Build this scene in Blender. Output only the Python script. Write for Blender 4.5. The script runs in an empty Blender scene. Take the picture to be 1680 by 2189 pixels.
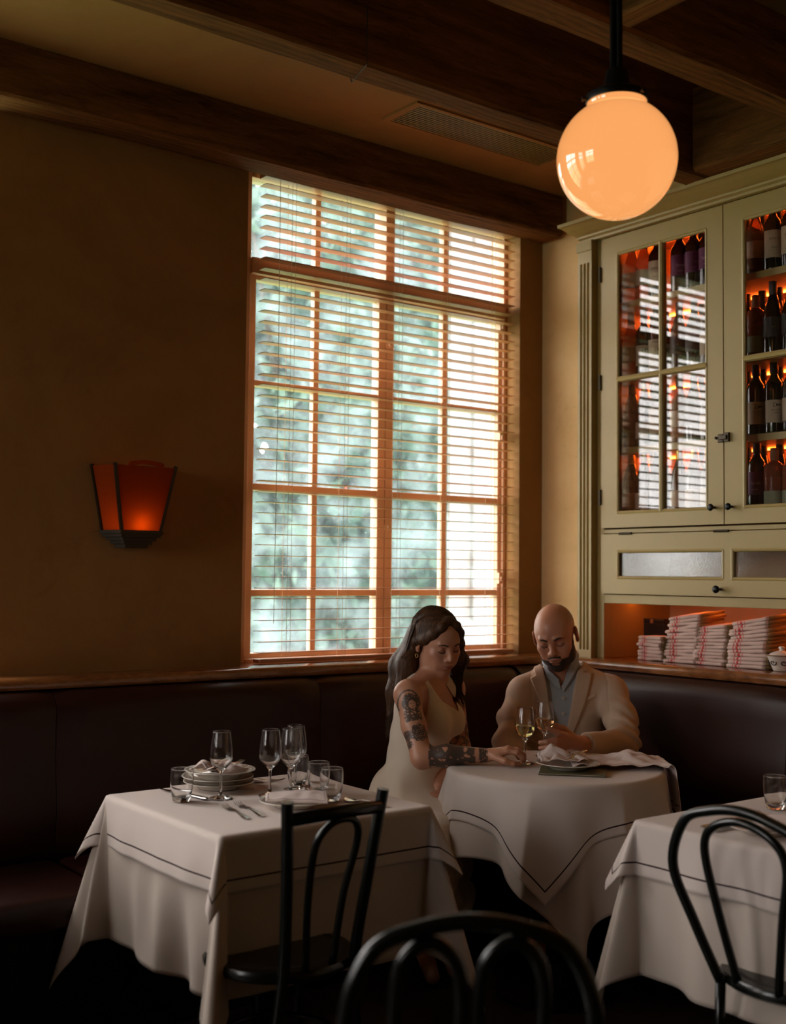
import bpy, bmesh, math, random
import numpy as np
from mathutils import Vector, Matrix, noise as mnoise
random.seed(7); np.random.seed(7)
PI = math.pi
S = bpy.context.scene
COL = S.collection

# ---------------------------------------------------------------- camera
YAW, PITCH, ROLL = math.radians(37.2399), math.radians(2.9966), math.radians(0.5831)
CAM_H = 1.40
fw = Vector((math.sin(YAW)*math.cos(PITCH), math.cos(YAW)*math.cos(PITCH), math.sin(PITCH)))
rt = Vector((math.cos(YAW), -math.sin(YAW), 0)); up = rt.cross(fw)
rt2 = rt*math.cos(ROLL)+up*math.sin(ROLL); up2 = -rt*math.sin(ROLL)+up*math.cos(ROLL)
cd = bpy.data.cameras.new('camera'); cam = bpy.data.objects.new('camera', cd); COL.objects.link(cam)
cam.matrix_world = Matrix(((rt2.x, up2.x, -fw.x, 0), (rt2.y, up2.y, -fw.y, 0), (rt2.z, up2.z, -fw.z, CAM_H), (0, 0, 0, 1)))
cd.sensor_fit = 'HORIZONTAL'; cd.sensor_width = 36.0; cd.lens = 2527.3/1680*36
cd.clip_start = 0.05; cd.clip_end = 200
cd.dof.use_dof = True; cd.dof.focus_distance = 4.0; cd.dof.aperture_fstop = 2.8
S.camera = cam

# ---------------------------------------------------------------- world: overcast daylight
wd = bpy.data.worlds.new('overcast'); S.world = wd; wd.use_nodes = True
nt = wd.node_tree; bg = nt.nodes['Background']
tc = nt.nodes.new('ShaderNodeTexCoord'); sp = nt.nodes.new('ShaderNodeSeparateXYZ'); cr = nt.nodes.new('ShaderNodeValToRGB')
nt.links.new(tc.outputs['Generated'], sp.inputs[0]); nt.links.new(sp.outputs['Z'], cr.inputs[0]); nt.links.new(cr.outputs[0], bg.inputs[0])
cr.color_ramp.elements[0].position = 0.0; cr.color_ramp.elements[0].color = (.88, .83, .80, 1)
cr.color_ramp.elements[1].position = 0.5; cr.color_ramp.elements[1].color = (1, .935, .90, 1)
SKY = 11.0
bg.inputs[1].default_value = SKY

# portals: tell the renderer where the daylight enters (they add no light)
def portal(x, y, z, w, h, rot):
    l = bpy.data.lights.new('window_portal', 'AREA'); l.shape = 'RECTANGLE'; l.size = w; l.size_y = h
    l.cycles.is_portal = True
    o = bpy.data.objects.new('window_portal', l); COL.objects.link(o); o.location = (x, y, z); o.rotation_euler = rot
portal(3.04, 4.22, 2.03, 1.50, 2.0, (-PI/2, 0, 0))
portal(0.52, 4.22, 2.03, 1.60, 2.0, (-PI/2, 0, 0))
portal(-1.72, 4.22, 2.03, 1.60, 2.0, (-PI/2, 0, 0))
portal(-3.42, 3.02, 2.03, 1.60, 2.0, (0, -PI/2, 0))



S.view_settings.view_transform = 'Standard'; S.view_settings.look = 'None'
S.view_settings.gamma = 1.0; S.view_settings.use_curve_mapping = False
S.view_settings.exposure = 0.0
S.cycles.max_bounces = 14; S.cycles.transmission_bounces = 12; S.cycles.transparent_max_bounces = 24
S.cycles.diffuse_bounces = 6; S.cycles.glossy_bounces = 6
S.cycles.sample_clamp_indirect = 4.0
S.cycles.caustics_reflective = False; S.cycles.caustics_refractive = False

# ---------------------------------------------------------------- materials
MAT = {}
def nmat(name):
    m = bpy.data.materials.new(name); m.use_nodes = True; MAT[name] = m
    return m, m.node_tree, m.node_tree.nodes['Principled BSDF']
def ramp(t, src, a, b, p0=0.0, p1=1.0):
    r = t.nodes.new('ShaderNodeValToRGB'); r.color_ramp.elements[0].position = p0; r.color_ramp.elements[1].position = p1
    r.color_ramp.elements[0].color = (*a, 1); r.color_ramp.elements[1].color = (*b, 1)
    t.links.new(src, r.inputs[0]); return r
def objco(t, scale=(1, 1, 1), rot=(0, 0, 0)):
    c = t.nodes.new('ShaderNodeTexCoord'); m = t.nodes.new('ShaderNodeMapping')
    m.inputs['Scale'].default_value = scale; m.inputs['Rotation'].default_value = rot
    t.links.new(c.outputs['Object'], m.inputs[0]); return m.outputs[0]
def noise_tex(t, co, scale, detail=3, rough=.5, dist=0):
    n = t.nodes.new('ShaderNodeTexNoise'); n.inputs['Scale'].default_value = scale; n.inputs['Detail'].default_value = detail
    n.inputs['Roughness'].default_value = rough; n.inputs['Distortion'].default_value = dist
    if co is not None: t.links.new(co, n.inputs['Vector'])
    return n.outputs['Fac']
def bump(t, b, src, strength=.3, dist=.01):
    n = t.nodes.new('ShaderNodeBump'); n.inputs['Strength'].default_value = strength; n.inputs['Distance'].default_value = dist
    t.links.new(src, n.inputs['Height']); t.links.new(n.outputs[0], b.inputs['Normal']); return n
def plain(name, col, rough=.5, metal=0, spec=.5, coat=0, var=0.0, vs=20, bmp=0, bs=60):
    m, t, b = nmat(name)
    b.inputs['Base Color'].default_value = (*col, 1); b.inputs['Roughness'].default_value = rough
    b.inputs['Metallic'].default_value = metal; b.inputs['Specular IOR Level'].default_value = spec
    b.inputs['Coat Weight'].default_value = coat; b.inputs['Coat Roughness'].default_value = .05
    if var or bmp:
        co = objco(t)
        if var:
            f = noise_tex(t, co, vs, 4)
            r = ramp(t, f, tuple(c*(1-var) for c in col), tuple(min(1, c*(1+var)) for c in col), .3, .7)
            t.links.new(r.outputs[0], b.inputs['Base Color'])
        if bmp: bump(t, b, noise_tex(t, co, bs, 4), bmp, .004)
    return m
def wood(name, dark, light, rough=.5, scale=(1.2, 14, 14), coat=0, spec=.5, bmp=.4, ring=1.0):
    m, t, b = nmat(name)
    co = objco(t, scale)
    n1 = noise_tex(t, co, 1.6, 5, .6, 1.2)
    w = t.nodes.new('ShaderNodeTexWave'); w.wave_type = 'BANDS'; w.bands_direction = 'Y'; w.inputs['Scale'].default_value = 1.4*ring
    w.inputs['Distortion'].default_value = 9; w.inputs['Detail'].default_value = 3; w.inputs['Detail Scale'].default_value = .7
    t.links.new(co, w.inputs['Vector'])
    n2 = noise_tex(t, co, 6.0, 6, .65, 2.0)
    mx = t.nodes.new('ShaderNodeMath'); mx.operation = 'MULTIPLY_ADD'; mx.inputs[1].default_value = .55; t.links.new(n1, mx.inputs[0])
    m5 = t.nodes.new('ShaderNodeMath'); m5.operation = 'MULTIPLY'; m5.inputs[1].default_value = .45; t.links.new(n2, m5.inputs[0]); t.links.new(m5.outputs[0], mx.inputs[2])
    m6 = t.nodes.new('ShaderNodeMath'); m6.operation = 'MULTIPLY_ADD'; m6.inputs[1].default_value = .10*ring; t.links.new(w.outputs['Fac'], m6.inputs[0]); t.links.new(mx.outputs[0], m6.inputs[2]); mx = m6
    r = ramp(t, mx.outputs[0], dark, light, .36, .72)
    t.links.new(r.outputs[0], b.inputs['Base Color']); b.inputs['Roughness'].default_value = rough
    b.inputs['Coat Weight'].default_value = coat; b.inputs['Coat Roughness'].default_value = .12; b.inputs['Specular IOR Level'].default_value = spec
    if bmp: bump(t, b, mx.outputs[0], bmp, .006)
    return m

def plaster(name, a, b_, stain):
    m, t, b = nmat(name)
    co = objco(t)
    f = noise_tex(t, co, 1.7, 6, .62, .6)
    r = ramp(t, f, a, b_, .30, .72)
    f2 = noise_tex(t, co, 5.5, 6, .7, 1.5)
    k = ramp(t, f2, (0, 0, 0), (1, 1, 1), .58, .78)
    mx = t.nodes.new('ShaderNodeMix'); mx.data_type = 'RGBA'; mx.blend_type = 'MIX'
    sc = t.nodes.new('ShaderNodeMath'); sc.operation = 'MULTIPLY'; sc.inputs[1].default_value = .45
    t.links.new(k.outputs[0], sc.inputs[0]); t.links.new(sc.outputs[0], mx.inputs[0])
    t.links.new(r.outputs[0], mx.inputs[6]); mx.inputs[7].default_value = (*stain, 1)
    t.links.new(mx.outputs[2], b.inputs['Base Color']); b.inputs['Roughness'].default_value = .72
    b.inputs['Specular IOR Level'].default_value = .25
    bump(t, b, noise_tex(t, co, 14, 6, .6), .18, .01)
plaster('wall_plaster', (.26, .125, .034), (.38, .195, .062), (.21, .088, .024))
plaster('lit_wall_plaster', (.72, .46, .20), (.88, .62, .32), (.50, .25, .08))  # paler plaster: the daylight on the right wall is put into its colour
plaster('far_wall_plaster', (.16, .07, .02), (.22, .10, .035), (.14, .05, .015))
plaster('ceiling_plaster', (.36, .18, .06), (.46, .25, .09), (.30, .14, .04))
wood('beam_wood', (.050, .021, .007), (.27, .115, .036), .8, (1.0, 9, 9), spec=.12)
wood('ledge_wood', (.14, .045, .013), (.36, .145, .045), .22, (2.5, 2.5, 9), coat=.6, bmp=.1)
wood('floor_wood', (.018, .011, .007), (.05, .028, .016), .5, (1.0, 8, 8))
plain('window_paint', (.70, .47, .31), .45, var=.06, vs=4)
plain('slat_wood', (.56, .27, .135), .42, var=.08, vs=6)
plain('cord', (.80, .72, .55), .8)
plain('cabinet_paint', (.41, .30, .105), .42, var=.05, vs=3, bmp=.05, bs=40)
plain('cabinet_inside', (.62, .40, .22), .6, var=.05, vs=3)
plain('chair_black', (.004, .005, .004), .24, spec=.4, coat=.12)
plain('cane', (.012, .008, .005), .6, bmp=.5, bs=300)
plain('black_metal', (.01, .01, .01), .35, metal=.6)
plain('dark_bronze', (.06, .045, .03), .4, metal=.7)
plain('steel', (.70, .68, .66), .14, metal=1)
plain('china', (.72, .66, .58), .12, coat=.4)
plain('china_stripe', (.10, .05, .04), .3)
plain('cork', (.25, .14, .07), .8)
plain('gold_foil', (.75, .52, .15), .3, metal=.9)
plain('capsule_dark', (.02, .02, .018), .4)
plain('menu_cover', (.11, .10, .045), .5, bmp=.1, bs=200)
plain('box_dark', (.012, .012, .012), .3, bmp=.15, bs=40)
plain('ink', (.03, .025, .02), .7)
plain('cast_white', (.75, .72, .66), .6, var=.05, vs=3, bmp=.1, bs=12)

# oxblood leather
m, t, b = nmat('leather'); co = objco(t)
r = ramp(t, noise_tex(t, co, 3, 4), (.020, .0045, .003), (.036, .008, .004)); t.links.new(r.outputs[0], b.inputs['Base Color'])
b.inputs['Roughness'].default_value = .42; b.inputs['Specular IOR Level'].default_value = .35; b.inputs['Coat Weight'].default_value = .06; b.inputs['Coat Roughness'].default_value = .3
bump(t, b, noise_tex(t, co, 130, 3), .12, .002)

# table linen; the woven stripe follows the cloth's own coordinates
def linen(name, col, stripe=None, half=1.0, inset=.03, wid=.0045):
    m, t, b = nmat(name)
    b.inputs['Roughness'].default_value = .85; b.inputs['Specular IOR Level'].default_value = .15
    b.inputs['Sheen Weight'].default_value = .15
    uv = t.nodes.new('ShaderNodeUVMap'); sx = t.nodes.new('ShaderNodeSeparateXYZ'); t.links.new(uv.outputs[0], sx.inputs[0])
    def mth(op, a, b2=None):
        n = t.nodes.new('ShaderNodeMath'); n.operation = op
        for i, v in enumerate((a, b2)):
            if v is None: continue
            if isinstance(v, (int, float)): n.inputs[i].default_value = v
            else: t.links.new(v, n.inputs[i])
        return n.outputs[0]
    if stripe:
        au, av = mth('ABSOLUTE', sx.outputs[0]), mth('ABSOLUTE', sx.outputs[1])
        mxv = mth('MAXIMUM', au, av)
        d = mth('ABSOLUTE', mth('SUBTRACT', mxv, half-inset))
        on = mth('LESS_THAN', d, wid/2)
        mx = t.nodes.new('ShaderNodeMix'); mx.data_type = 'RGBA'; t.links.new(on, mx.inputs[0])
        mx.inputs[6].default_value = (*col, 1); mx.inputs[7].default_value = (*stripe, 1)
        t.links.new(mx.outputs[2], b.inputs['Base Color'])
    else: b.inputs['Base Color'].default_value = (*col, 1)
    w1 = t.nodes.new('ShaderNodeMapping'); w1.inputs['Scale'].default_value = (900, 900, 900); t.links.new(uv.outputs[0], w1.inputs[0])
    bump(t, b, noise_tex(t, w1.outputs[0], 1, 2), .12, .0008)
    return m
linen('linen_under', (.58, .49, .42))
linen('linen_top_square', (.64, .55, .50), (.035, .012, .012), .478, .034)
linen('linen_top_round', (.62, .54, .49), (.035, .012, .012), .505, .030)
linen('linen_napkin', (.70, .58, .54), (.05, .012, .012), .235, .022, .004)

# towels with red woven stripes
m, t, b = nmat('towel'); uv = t.nodes.new('ShaderNodeUVMap'); sx = t.nodes.new('ShaderNodeSeparateXYZ'); t.links.new(uv.outputs[0], sx.inputs[0])
r = t.nodes.new('ShaderNodeValToRGB'); r.color_ramp.interpolation = 'CONSTANT'; t.links.new(sx.outputs[0], r.inputs[0])
el = r.color_ramp.elements; el[0].position = 0; el[0].color = (.64, .47, .40, 1); el[1].position = .16; el[1].color = (.55, .04, .03, 1)
for p, c in ((.185, (.64, .47, .40, 1)), (.235, (.55, .04, .03, 1)), (.30, (.64, .47, .40, 1)), (.345, (.55, .05, .04, 1)), (.365, (.64, .47, .40, 1))):
    e = el.new(p); e.color = c
t.links.new(r.outputs[0], b.inputs['Base Color']); b.inputs['Roughness'].default_value = .9; b.inputs['Sheen Weight'].default_value = .3
bump(t, b, noise_tex(t, objco(t), 400, 2), .3, .001)
plain('towel_hem', (.30, .20, .07), .9, bmp=.4, bs=200)

# glass
def glassy(name, col=(1, 1, 1), rough=0, ior=1.46):
    m, t, b = nmat(name); b.inputs['Base Color'].default_value = (*col, 1); b.inputs['Transmission Weight'].default_value = 1
    b.inputs['Roughness'].default_value = rough; b.inputs['IOR'].default_value = ior
glassy('clear_glass'); glassy('white_wine', (.93, .86, .42), ior=1.34); glassy('rose_wine', (.95, .62, .34), ior=1.34)
plain('bottle_dark', (.006, .010, .006), .06, coat=.5)
m, t, b = nmat('bottle_clear'); b.inputs['Base Color'].default_value = (.80, .50, .32, 1); b.inputs['Transmission Weight'].default_value = .75; b.inputs['Roughness'].default_value = .12; b.inputs['IOR'].default_value = 1.2
m, t, b = nmat('bottle_rose'); b.inputs['Base Color'].default_value = (.85, .25, .12, 1); b.inputs['Transmission Weight'].default_value = .75; b.inputs['Roughness'].default_value = .1; b.inputs['IOR'].default_value = 1.2
def pane(name, refl=1.0, ior=1.5, dirt=0.0, wavy=0.0, tint=(1, 1, 1)):
    m = bpy.data.materials.new(name); m.use_nodes = True; MAT[name] = m; t = m.node_tree
    t.nodes.remove(t.nodes['Principled BSDF']); out = t.nodes['Material Output']
    tr = t.nodes.new('ShaderNodeBsdfTransparent'); tr.inputs[0].default_value = (*tint, 1)
    gl = t.nodes.new('ShaderNodeBsdfGlossy'); gl.inputs['Roughness'].default_value = 0.01
    ge = t.nodes.new('ShaderNodeNewGeometry'); dp = t.nodes.new('ShaderNodeVectorMath'); dp.operation = 'DOT_PRODUCT'
    t.links.new(ge.outputs['Incoming'], dp.inputs[0]); t.links.new(ge.outputs['True Normal'], dp.inputs[1])
    def mt(op, x, y=None):
        n_ = t.nodes.new('ShaderNodeMath'); n_.operation = op
        for i_, q in enumerate((x, y)):
            if q is None: continue
            if isinstance(q, (int, float)): n_.inputs[i_].default_value = q
            else: t.links.new(q, n_.inputs[i_])
        return n_.outputs[0]
    R0 = ((ior-1)/(ior+1))**2
    c5 = mt('POWER', mt('SUBTRACT', 1.0, mt('ABSOLUTE', dp.outputs['Value'])), 5.0)
    ml = t.nodes.new('ShaderNodeMath'); ml.operation = 'MULTIPLY'; ml.inputs[1].default_value = refl; ml.use_clamp = True
    t.links.new(mt('ADD', R0, mt('MULTIPLY', c5, 1-R0)), ml.inputs[0])
    mx = t.nodes.new('ShaderNodeMixShader'); t.links.new(ml.outputs[0], mx.inputs[0]); t.links.new(tr.outputs[0], mx.inputs[1]); t.links.new(gl.outputs[0], mx.inputs[2])
    last = mx.outputs[0]
    if dirt:   # dried rain spots and film of dust
        df = t.nodes.new('ShaderNodeBsdfTranslucent'); df.inputs[0].default_value = (.66, .80, .92, 1)
        co = objco(t, (1, 1, 1)); n = noise_tex(t, co, 230, 2, .5)
        r = ramp(t, n, (0, 0, 0), (1, 1, 1), .66, .72)
        n2 = noise_tex(t, co, 5, 3); r2 = ramp(t, n2, (.02, .02, .02), (.16, .16, .16), .4, .7)
        a = t.nodes.new('ShaderNodeMath'); a.operation = 'MULTIPLY'; t.links.new(r.outputs[0], a.inputs[0]); t.links.new(n2, a.inputs[1])
        a2 = t.nodes.new('ShaderNodeMath'); a2.operation = 'MULTIPLY_ADD'; a2.inputs[1].default_value = .5; t.links.new(a.outputs[0], a2.inputs[0]); t.links.new(r2.outputs[0], a2.inputs[2])
        m2 = t.nodes.new('ShaderNodeMixShader'); t.links.new(a2.outputs[0], m2.inputs[0]); t.links.new(last, m2.inputs[1]); t.links.new(df.outputs[0], m2.inputs[2]); last = m2.outputs[0]
    if wavy:
        bp = t.nodes.new('ShaderNodeBump'); bp.inputs['Strength'].default_value = wavy; bp.inputs['Distance'].default_value = .002
        t.links.new(noise_tex(t, objco(t), 160, 2), bp.inputs['Height']); t.links.new(bp.outputs[0], gl.inputs['Normal'])
    t.links.new(last, out.inputs['Surface'])
pane('window_glass', 1.0, 1.5, dirt=1)
pane('cabinet_glass', 1.0, 1.65)
pane('textured_glass', 1.1, 1.7, wavy=.3)
# emitters
def emit(name, col, s):
    m, t, b = nmat(name); b.inputs['Base Color'].default_value = (0, 0, 0, 1)
    b.inputs['Emission Color'].default_value = (*col, 1); b.inputs['Emission Strength'].default_value = s; return m, t, b
m, t, b = emit('globe_glass', (1.0, .40, .125), 1.0); b.inputs['Roughness'].default_value = .05; b.inputs['Coat Weight'].default_value = .6; b.inputs['Specular IOR Level'].default_value = .8
emit('led_strip', (1.0, .115, .010), 48.0)
emit('niche_strip', (1.0, .22, .035), 12.0)
emit('sconce_bulb', (1.0, .38, .08), 15.0)
m = bpy.data.materials.new('amber_glass'); m.use_nodes = True; MAT['amber_glass'] = m; t = m.node_tree; t.nodes.remove(t.nodes['Principled BSDF'])
tl = t.nodes.new('ShaderNodeBsdfTranslucent'); tl.inputs[0].default_value = (.85, .36, .09, 1)
df = t.nodes.new('ShaderNodeBsdfDiffuse'); df.inputs[0].default_value = (.30, .07, .015, 1)
mx = t.nodes.new('ShaderNodeMixShader'); mx.inputs[0].default_value = .35; t.links.new(tl.outputs[0], mx.inputs[1]); t.links.new(df.outputs[0], mx.inputs[2])
t.links.new(mx.outputs[0], t.nodes['Material Output'].inputs['Surface'])

# ---------------------------------------------------------------- mesh helpers
class MB:
    def __init__(s): s.v = []; s.f = []; s.uv = None
    def add(s, vs, fs):
        o = len(s.v); s.v += [tuple(p) for p in vs]; s.f += [tuple(i+o for i in f) for f in fs]; return s
    def box(s, x0, x1, y0, y1, z0, z1):
        if x0 > x1: x0, x1 = x1, x0
        if y0 > y1: y0, y1 = y1, y0
        if z0 > z1: z0, z1 = z1, z0
        return s.add([(x0, y0, z0), (x1, y0, z0), (x1, y1, z0), (x0, y1, z0), (x0, y0, z1), (x1, y0, z1), (x1, y1, z1), (x0, y1, z1)],
                     [(3, 2, 1, 0), (4, 5, 6, 7), (0, 1, 5, 4), (1, 2, 6, 5), (2, 3, 7, 6), (3, 0, 4, 7)])
    def lathe(s, prof, n=32, c=(0, 0, 0), cap=True):
        vs = []; fs = []
        for r, z in prof:
            for i in range(n):
                a = 2*PI*i/n; vs.append((c[0]+r*math.cos(a), c[1]+r*math.sin(a), c[2]+z))
        for k in range(len(prof)-1):
            for i in range(n):
                j = (i+1) % n; fs.append((k*n+i, k*n+j, (k+1)*n+j, (k+1)*n+i))
        if cap:
            fs.append(tuple(range(n))[::-1]); fs.append(tuple((len(prof)-1)*n+i for i in range(n)))
        return s.add(vs, fs)
    def tube(s, pts, rad, n=12, cap=True, sx=1.0, ref=(0, 0, 1)):
        pts = [Vector(p) for p in pts]; m = len(pts)
        rs = rad if isinstance(rad, (list, tuple)) else [rad]*m
        vs = []; fs = []; prev = None
        for k, p in enumerate(pts):
            t_ = (pts[min(k+1, m-1)]-pts[max(k-1, 0)]).normalized()
            if prev is None:
                a = Vector(ref); a = a-t_*a.dot(t_)
                if a.length < 1e-3: a = Vector((1, 0, 0)); a = a-t_*a.dot(t_)
                a.normalize()
            else:
                a = prev-t_*prev.dot(t_); a.normalize()
            prev = a; b_ = t_.cross(a)
            for i in range(n):
                g = 2*PI*i/n; vs.append(p+a*(math.cos(g)*rs[k])+b_*(math.sin(g)*rs[k]*sx))
        for k in range(m-1):
            for i in range(n):
                j = (i+1) % n; fs.append((k*n+i, k*n+j, (k+1)*n+j, (k+1)*n+i))
        if cap: fs.append(tuple(range(n))[::-1]); fs.append(tuple((m-1)*n+i for i in range(n)))
        return s.add(vs, fs)
    def prism(s, prof, axis, a, b_):      # prof: list of 2-D points, extruded along axis from a to b_
        n = len(prof)
        def P(u, v, w): return {'x': (w, u, v), 'y': (u, w, v), 'z': (u, v, w)}[axis]
        vs = [P(u, v, a) for u, v in prof]+[P(u, v, b_) for u, v in prof]
        fs = [tuple(range(n))[::-1], tuple(range(n, 2*n))]+[(i, (i+1) % n, n+(i+1) % n, n+i) for i in range(n)]
        return s.add(vs, fs)
    def xf(s, M): s.v = [tuple(M @ Vector(p)) for p in s.v]; return s
    def build(s, name, mat=None, parent=None, smooth=False, bevel=0, fix=True, solid=0, sub=0):
        me = bpy.data.meshes.new(name); me.from_pydata(s.v, [], s.f); me.update()
        if fix:
            bm = bmesh.new(); bm.from_mesh(me); bmesh.ops.recalc_face_normals(bm, faces=bm.faces); bm.to_mesh(me); bm.free()
        if mat: me.materials.append(MAT[mat])
        if smooth is True: me.shade_smooth()
        elif smooth: 
            me.shade_smooth()
            try: me.set_sharp_from_angle(angle=smooth)
            except Exception: pass
        o = bpy.data.objects.new(name, me); COL.objects.link(o)
        if parent: o.parent = parent
        if solid: md = o.modifiers.new('thickness', 'SOLIDIFY'); md.thickness = solid; md.offset = 0
        if bevel:
            md = o.modifiers.new('bevel', 'BEVEL'); md.width = bevel; md.segments = 2; md.limit_method = 'ANGLE'; md.angle_limit = .6
        if sub: md = o.modifiers.new('subdivision', 'SUBSURF'); md.levels = sub; md.render_levels = sub
        return o
def tag(o, label=None, cat=None, group=None, kind=None):
    if label: o['label'] = label
    if cat: o['category'] = cat
    if group: o['group'] = group
    if kind: o['kind'] = kind
    return o
def empty(name, loc=(0, 0, 0), rz=0, label=None, cat=None, group=None):
    o = bpy.data.objects.new(name, None); COL.objects.link(o); o.location = loc; o.rotation_euler = (0, 0, rz); o.empty_display_size = .05
    return tag(o, label, cat, group)
def struct(o, label=None): return tag(o, label, None, None, 'structure')
def copy_tree(o, parent=None):
    c = o.copy(); COL.objects.link(c); c.parent = parent
    for ch in list(o.children): copy_tree(ch, c)
    return c
def arc(n, f): return [f(i/(n-1)) for i in range(n)]
# ================================================================ THE ROOM
X0, X1, Y0, Y1, ZC, ZL = -3.2, 3.92, -4.6, 4.0, 3.55, 3.16   # ZL: lowered strip of ceiling along the windows
WZ0, WZ1 = 1.04, 3.05
struct(MB().box(X0-.3, X1+.8, Y0-.3, Y1+.3, -.1, 0).build('floor', 'floor_wood'), 'dark wooden floor under the tables')
struct(MB().box(X0-.3, X1+.8, Y0-.3, Y1+.3, ZC, ZC+.1).box(X0, X1, 3.0, Y1, ZL, ZC).build('ceiling', 'ceiling_plaster'), 'ochre plaster ceiling between the timber beams')
wins = [(2.31, 3.774), (-.27, 1.31), (-2.52, -.94)]
w = MB(); edges = sorted([X0-.3, X1+.3]+[e for p in wins for e in p])
for i in range(0, len(edges), 2): w.box(edges[i], edges[i+1], Y1, Y1+.2, 0, ZC)
for a, b_ in wins: w.box(a, b_, Y1, Y1+.2, 0, WZ0-.005).box(a, b_, Y1, Y1+.2, WZ1, ZC)
struct(w.build('wall_back', 'wall_plaster'), 'ochre plaster wall with the tall window')
# right wall: solid beside and below the built-in cabinet, which stands in its recess
CY1 = 3.70
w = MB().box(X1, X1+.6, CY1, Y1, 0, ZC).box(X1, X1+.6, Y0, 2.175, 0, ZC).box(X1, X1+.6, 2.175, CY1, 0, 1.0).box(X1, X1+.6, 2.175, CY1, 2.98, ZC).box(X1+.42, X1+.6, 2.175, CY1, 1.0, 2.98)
struct(w.build('wall_right', 'lit_wall_plaster'), 'ochre plaster wall that holds the built-in wine cabinet')
lw = MB(); ly = [Y0, 2.12, 3.72, Y1]
for i in (0, 2): lw.box(X0-.2, X0, ly[i], ly[i+1], 0, ZC)
for i in (1,): lw.box(X0-.2, X0, ly[i], ly[i+1], 0, WZ0-.005).box(X0-.2, X0, ly[i], ly[i+1], WZ1, ZC)
struct(lw.build('wall_left', 'far_wall_plaster'), 'plaster wall on the left side of the room')
fw_ = MB().box(X0-.3, X1+.6, Y0-.3, Y0, 0, ZC)
struct(fw_.build('wall_front', 'far_wall_plaster'), 'plaster wall behind the viewer')

def window_unit(name, a, b_, full=True, label=None):
    root = empty(name, ((a+b_)/2, Y1+.12, WZ0)); struct(root, label)
    cx = (a+b_)/2; W = b_-a; s = W/1.464
    def L(x): return (x-3.042)*s
    f = MB()
    y0, y1 = -.03, .05
    x_l, x_r = L(2.31), L(3.774); gl, gr = L(2.415), L(3.735)
    f.box(x_l, gl-.035, y0, y1, 0, 2.0).box(gr+.02, x_r, y0, y1, 0, 2.0)
    f.box(gl-.035, gr+.02, y0, y1, 0, .018).box(gl-.035, gr+.02, y0, y1, 1.955, 2.0)
    f.box(gl-.035, gr+.02, y0-.012, y1, 1.562, 1.628)                          # transom
    f.box(L(3.034)+.018, L(3.116)-.018, y0-.008, y1, 1.628, 1.98)
    f.build('window_frame', 'window_paint', root, bevel=.003)
    panes = [(gl, L(2.705)), (L(2.731), L(3.034)), (L(3.116), L(3.405)), (L(3.436), gr)]
    zs = [(.018+.02, .265), (.292, .691), (.719, 1.113), (1.137, 1.545)]
    for (xa, xb), nm in (((gl-.035, L(3.075)-.002), 'l'), ((L(3.075)+.002, gr+.02), 'r')):
        ss = MB(); ys0, ys1 = -.015, .035
        gx = [p for p in panes if p[0] >= xa-.001 and p[1] <= xb+.001]
        ss.box(xa, gx[0][0], ys0, ys1, .018, 1.562).box(gx[1][1], xb, ys0, ys1, .018, 1.562).box(gx[0][1], gx[1][0], ys0+.012, ys1-.008, .018, 1.562)
        zb = [(.018, zs[0][0])]+[(zs[i][1], zs[i+1][0]) for i in range(3)]+[(zs[3][1], 1.562)]
        for za, zc in zb: ss.box(gx[0][0], gx[1][1], ys0+.004, ys1-.004, za, zc)
        so = ss.build('sash', 'window_paint', root, bevel=.003)
        for gx_ in gx:
            for za, zc in zs: MB().box(gx_[0]-.004, gx_[1]+.004, .008, .011, za-.004, zc+.004).build('pane', 'window_glass', so)
        ss = MB()
        ss.box(gx[0][1], gx[1][0], ys0+.01, ys1-.006, 1.628, 1.98)
        uo = ss.build('glazing_bar', 'window_paint', root, bevel=.003)
        for gx_ in gx: MB().box(gx_[0]-.02, gx_[1]+.02, .008, .011, 1.62, 1.96).build('pane', 'window_glass', uo)
    # handles and hinges
    for z in (.32, .98, 1.50): MB().box(x_r-.055, x_r-.035, y0-.016, y0, z, z+.05).lathe([(.006, 0), (.006, .02)], 10, (x_r-.045, y0-.022, z+.012)).build('hinge', 'window_paint', root)
    for z in (.06, .98, 1.50): MB().box(x_l+.005, x_l+.02, y0-.016, y0, z, z+.05).build('hinge', 'window_paint', root)
    for z in (.56, 1.36):
        MB().lathe([(.016, 0), (.016, .006), (.007, .010), (.007, .02)], 14).xf(Matrix.Translation((L(3.083), y0+.012, z)) @ Matrix.Rotation(PI/2, 4, 'X')).build('lock_button', 'window_paint', root, smooth=.6)
    return root
window_unit('window_1', *wins[0], label='tall divided casement window with peach painted frame behind the couple')
window_unit('window_2', *wins[1], label='tall divided window further left along the wall')
window_unit('window_3', *wins[2], label='tall divided window at the far left of the wall')

for i, (ya, yb2) in enumerate(((2.12, 3.72),)):
    wr = window_unit('window_%d' % (i+4), ya, yb2, label='tall divided window in the left wall of the room')
    wr.rotation_euler = (0, 0, PI/2); wr.location = (X0-.12, (ya+yb2)/2, WZ0)
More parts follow.
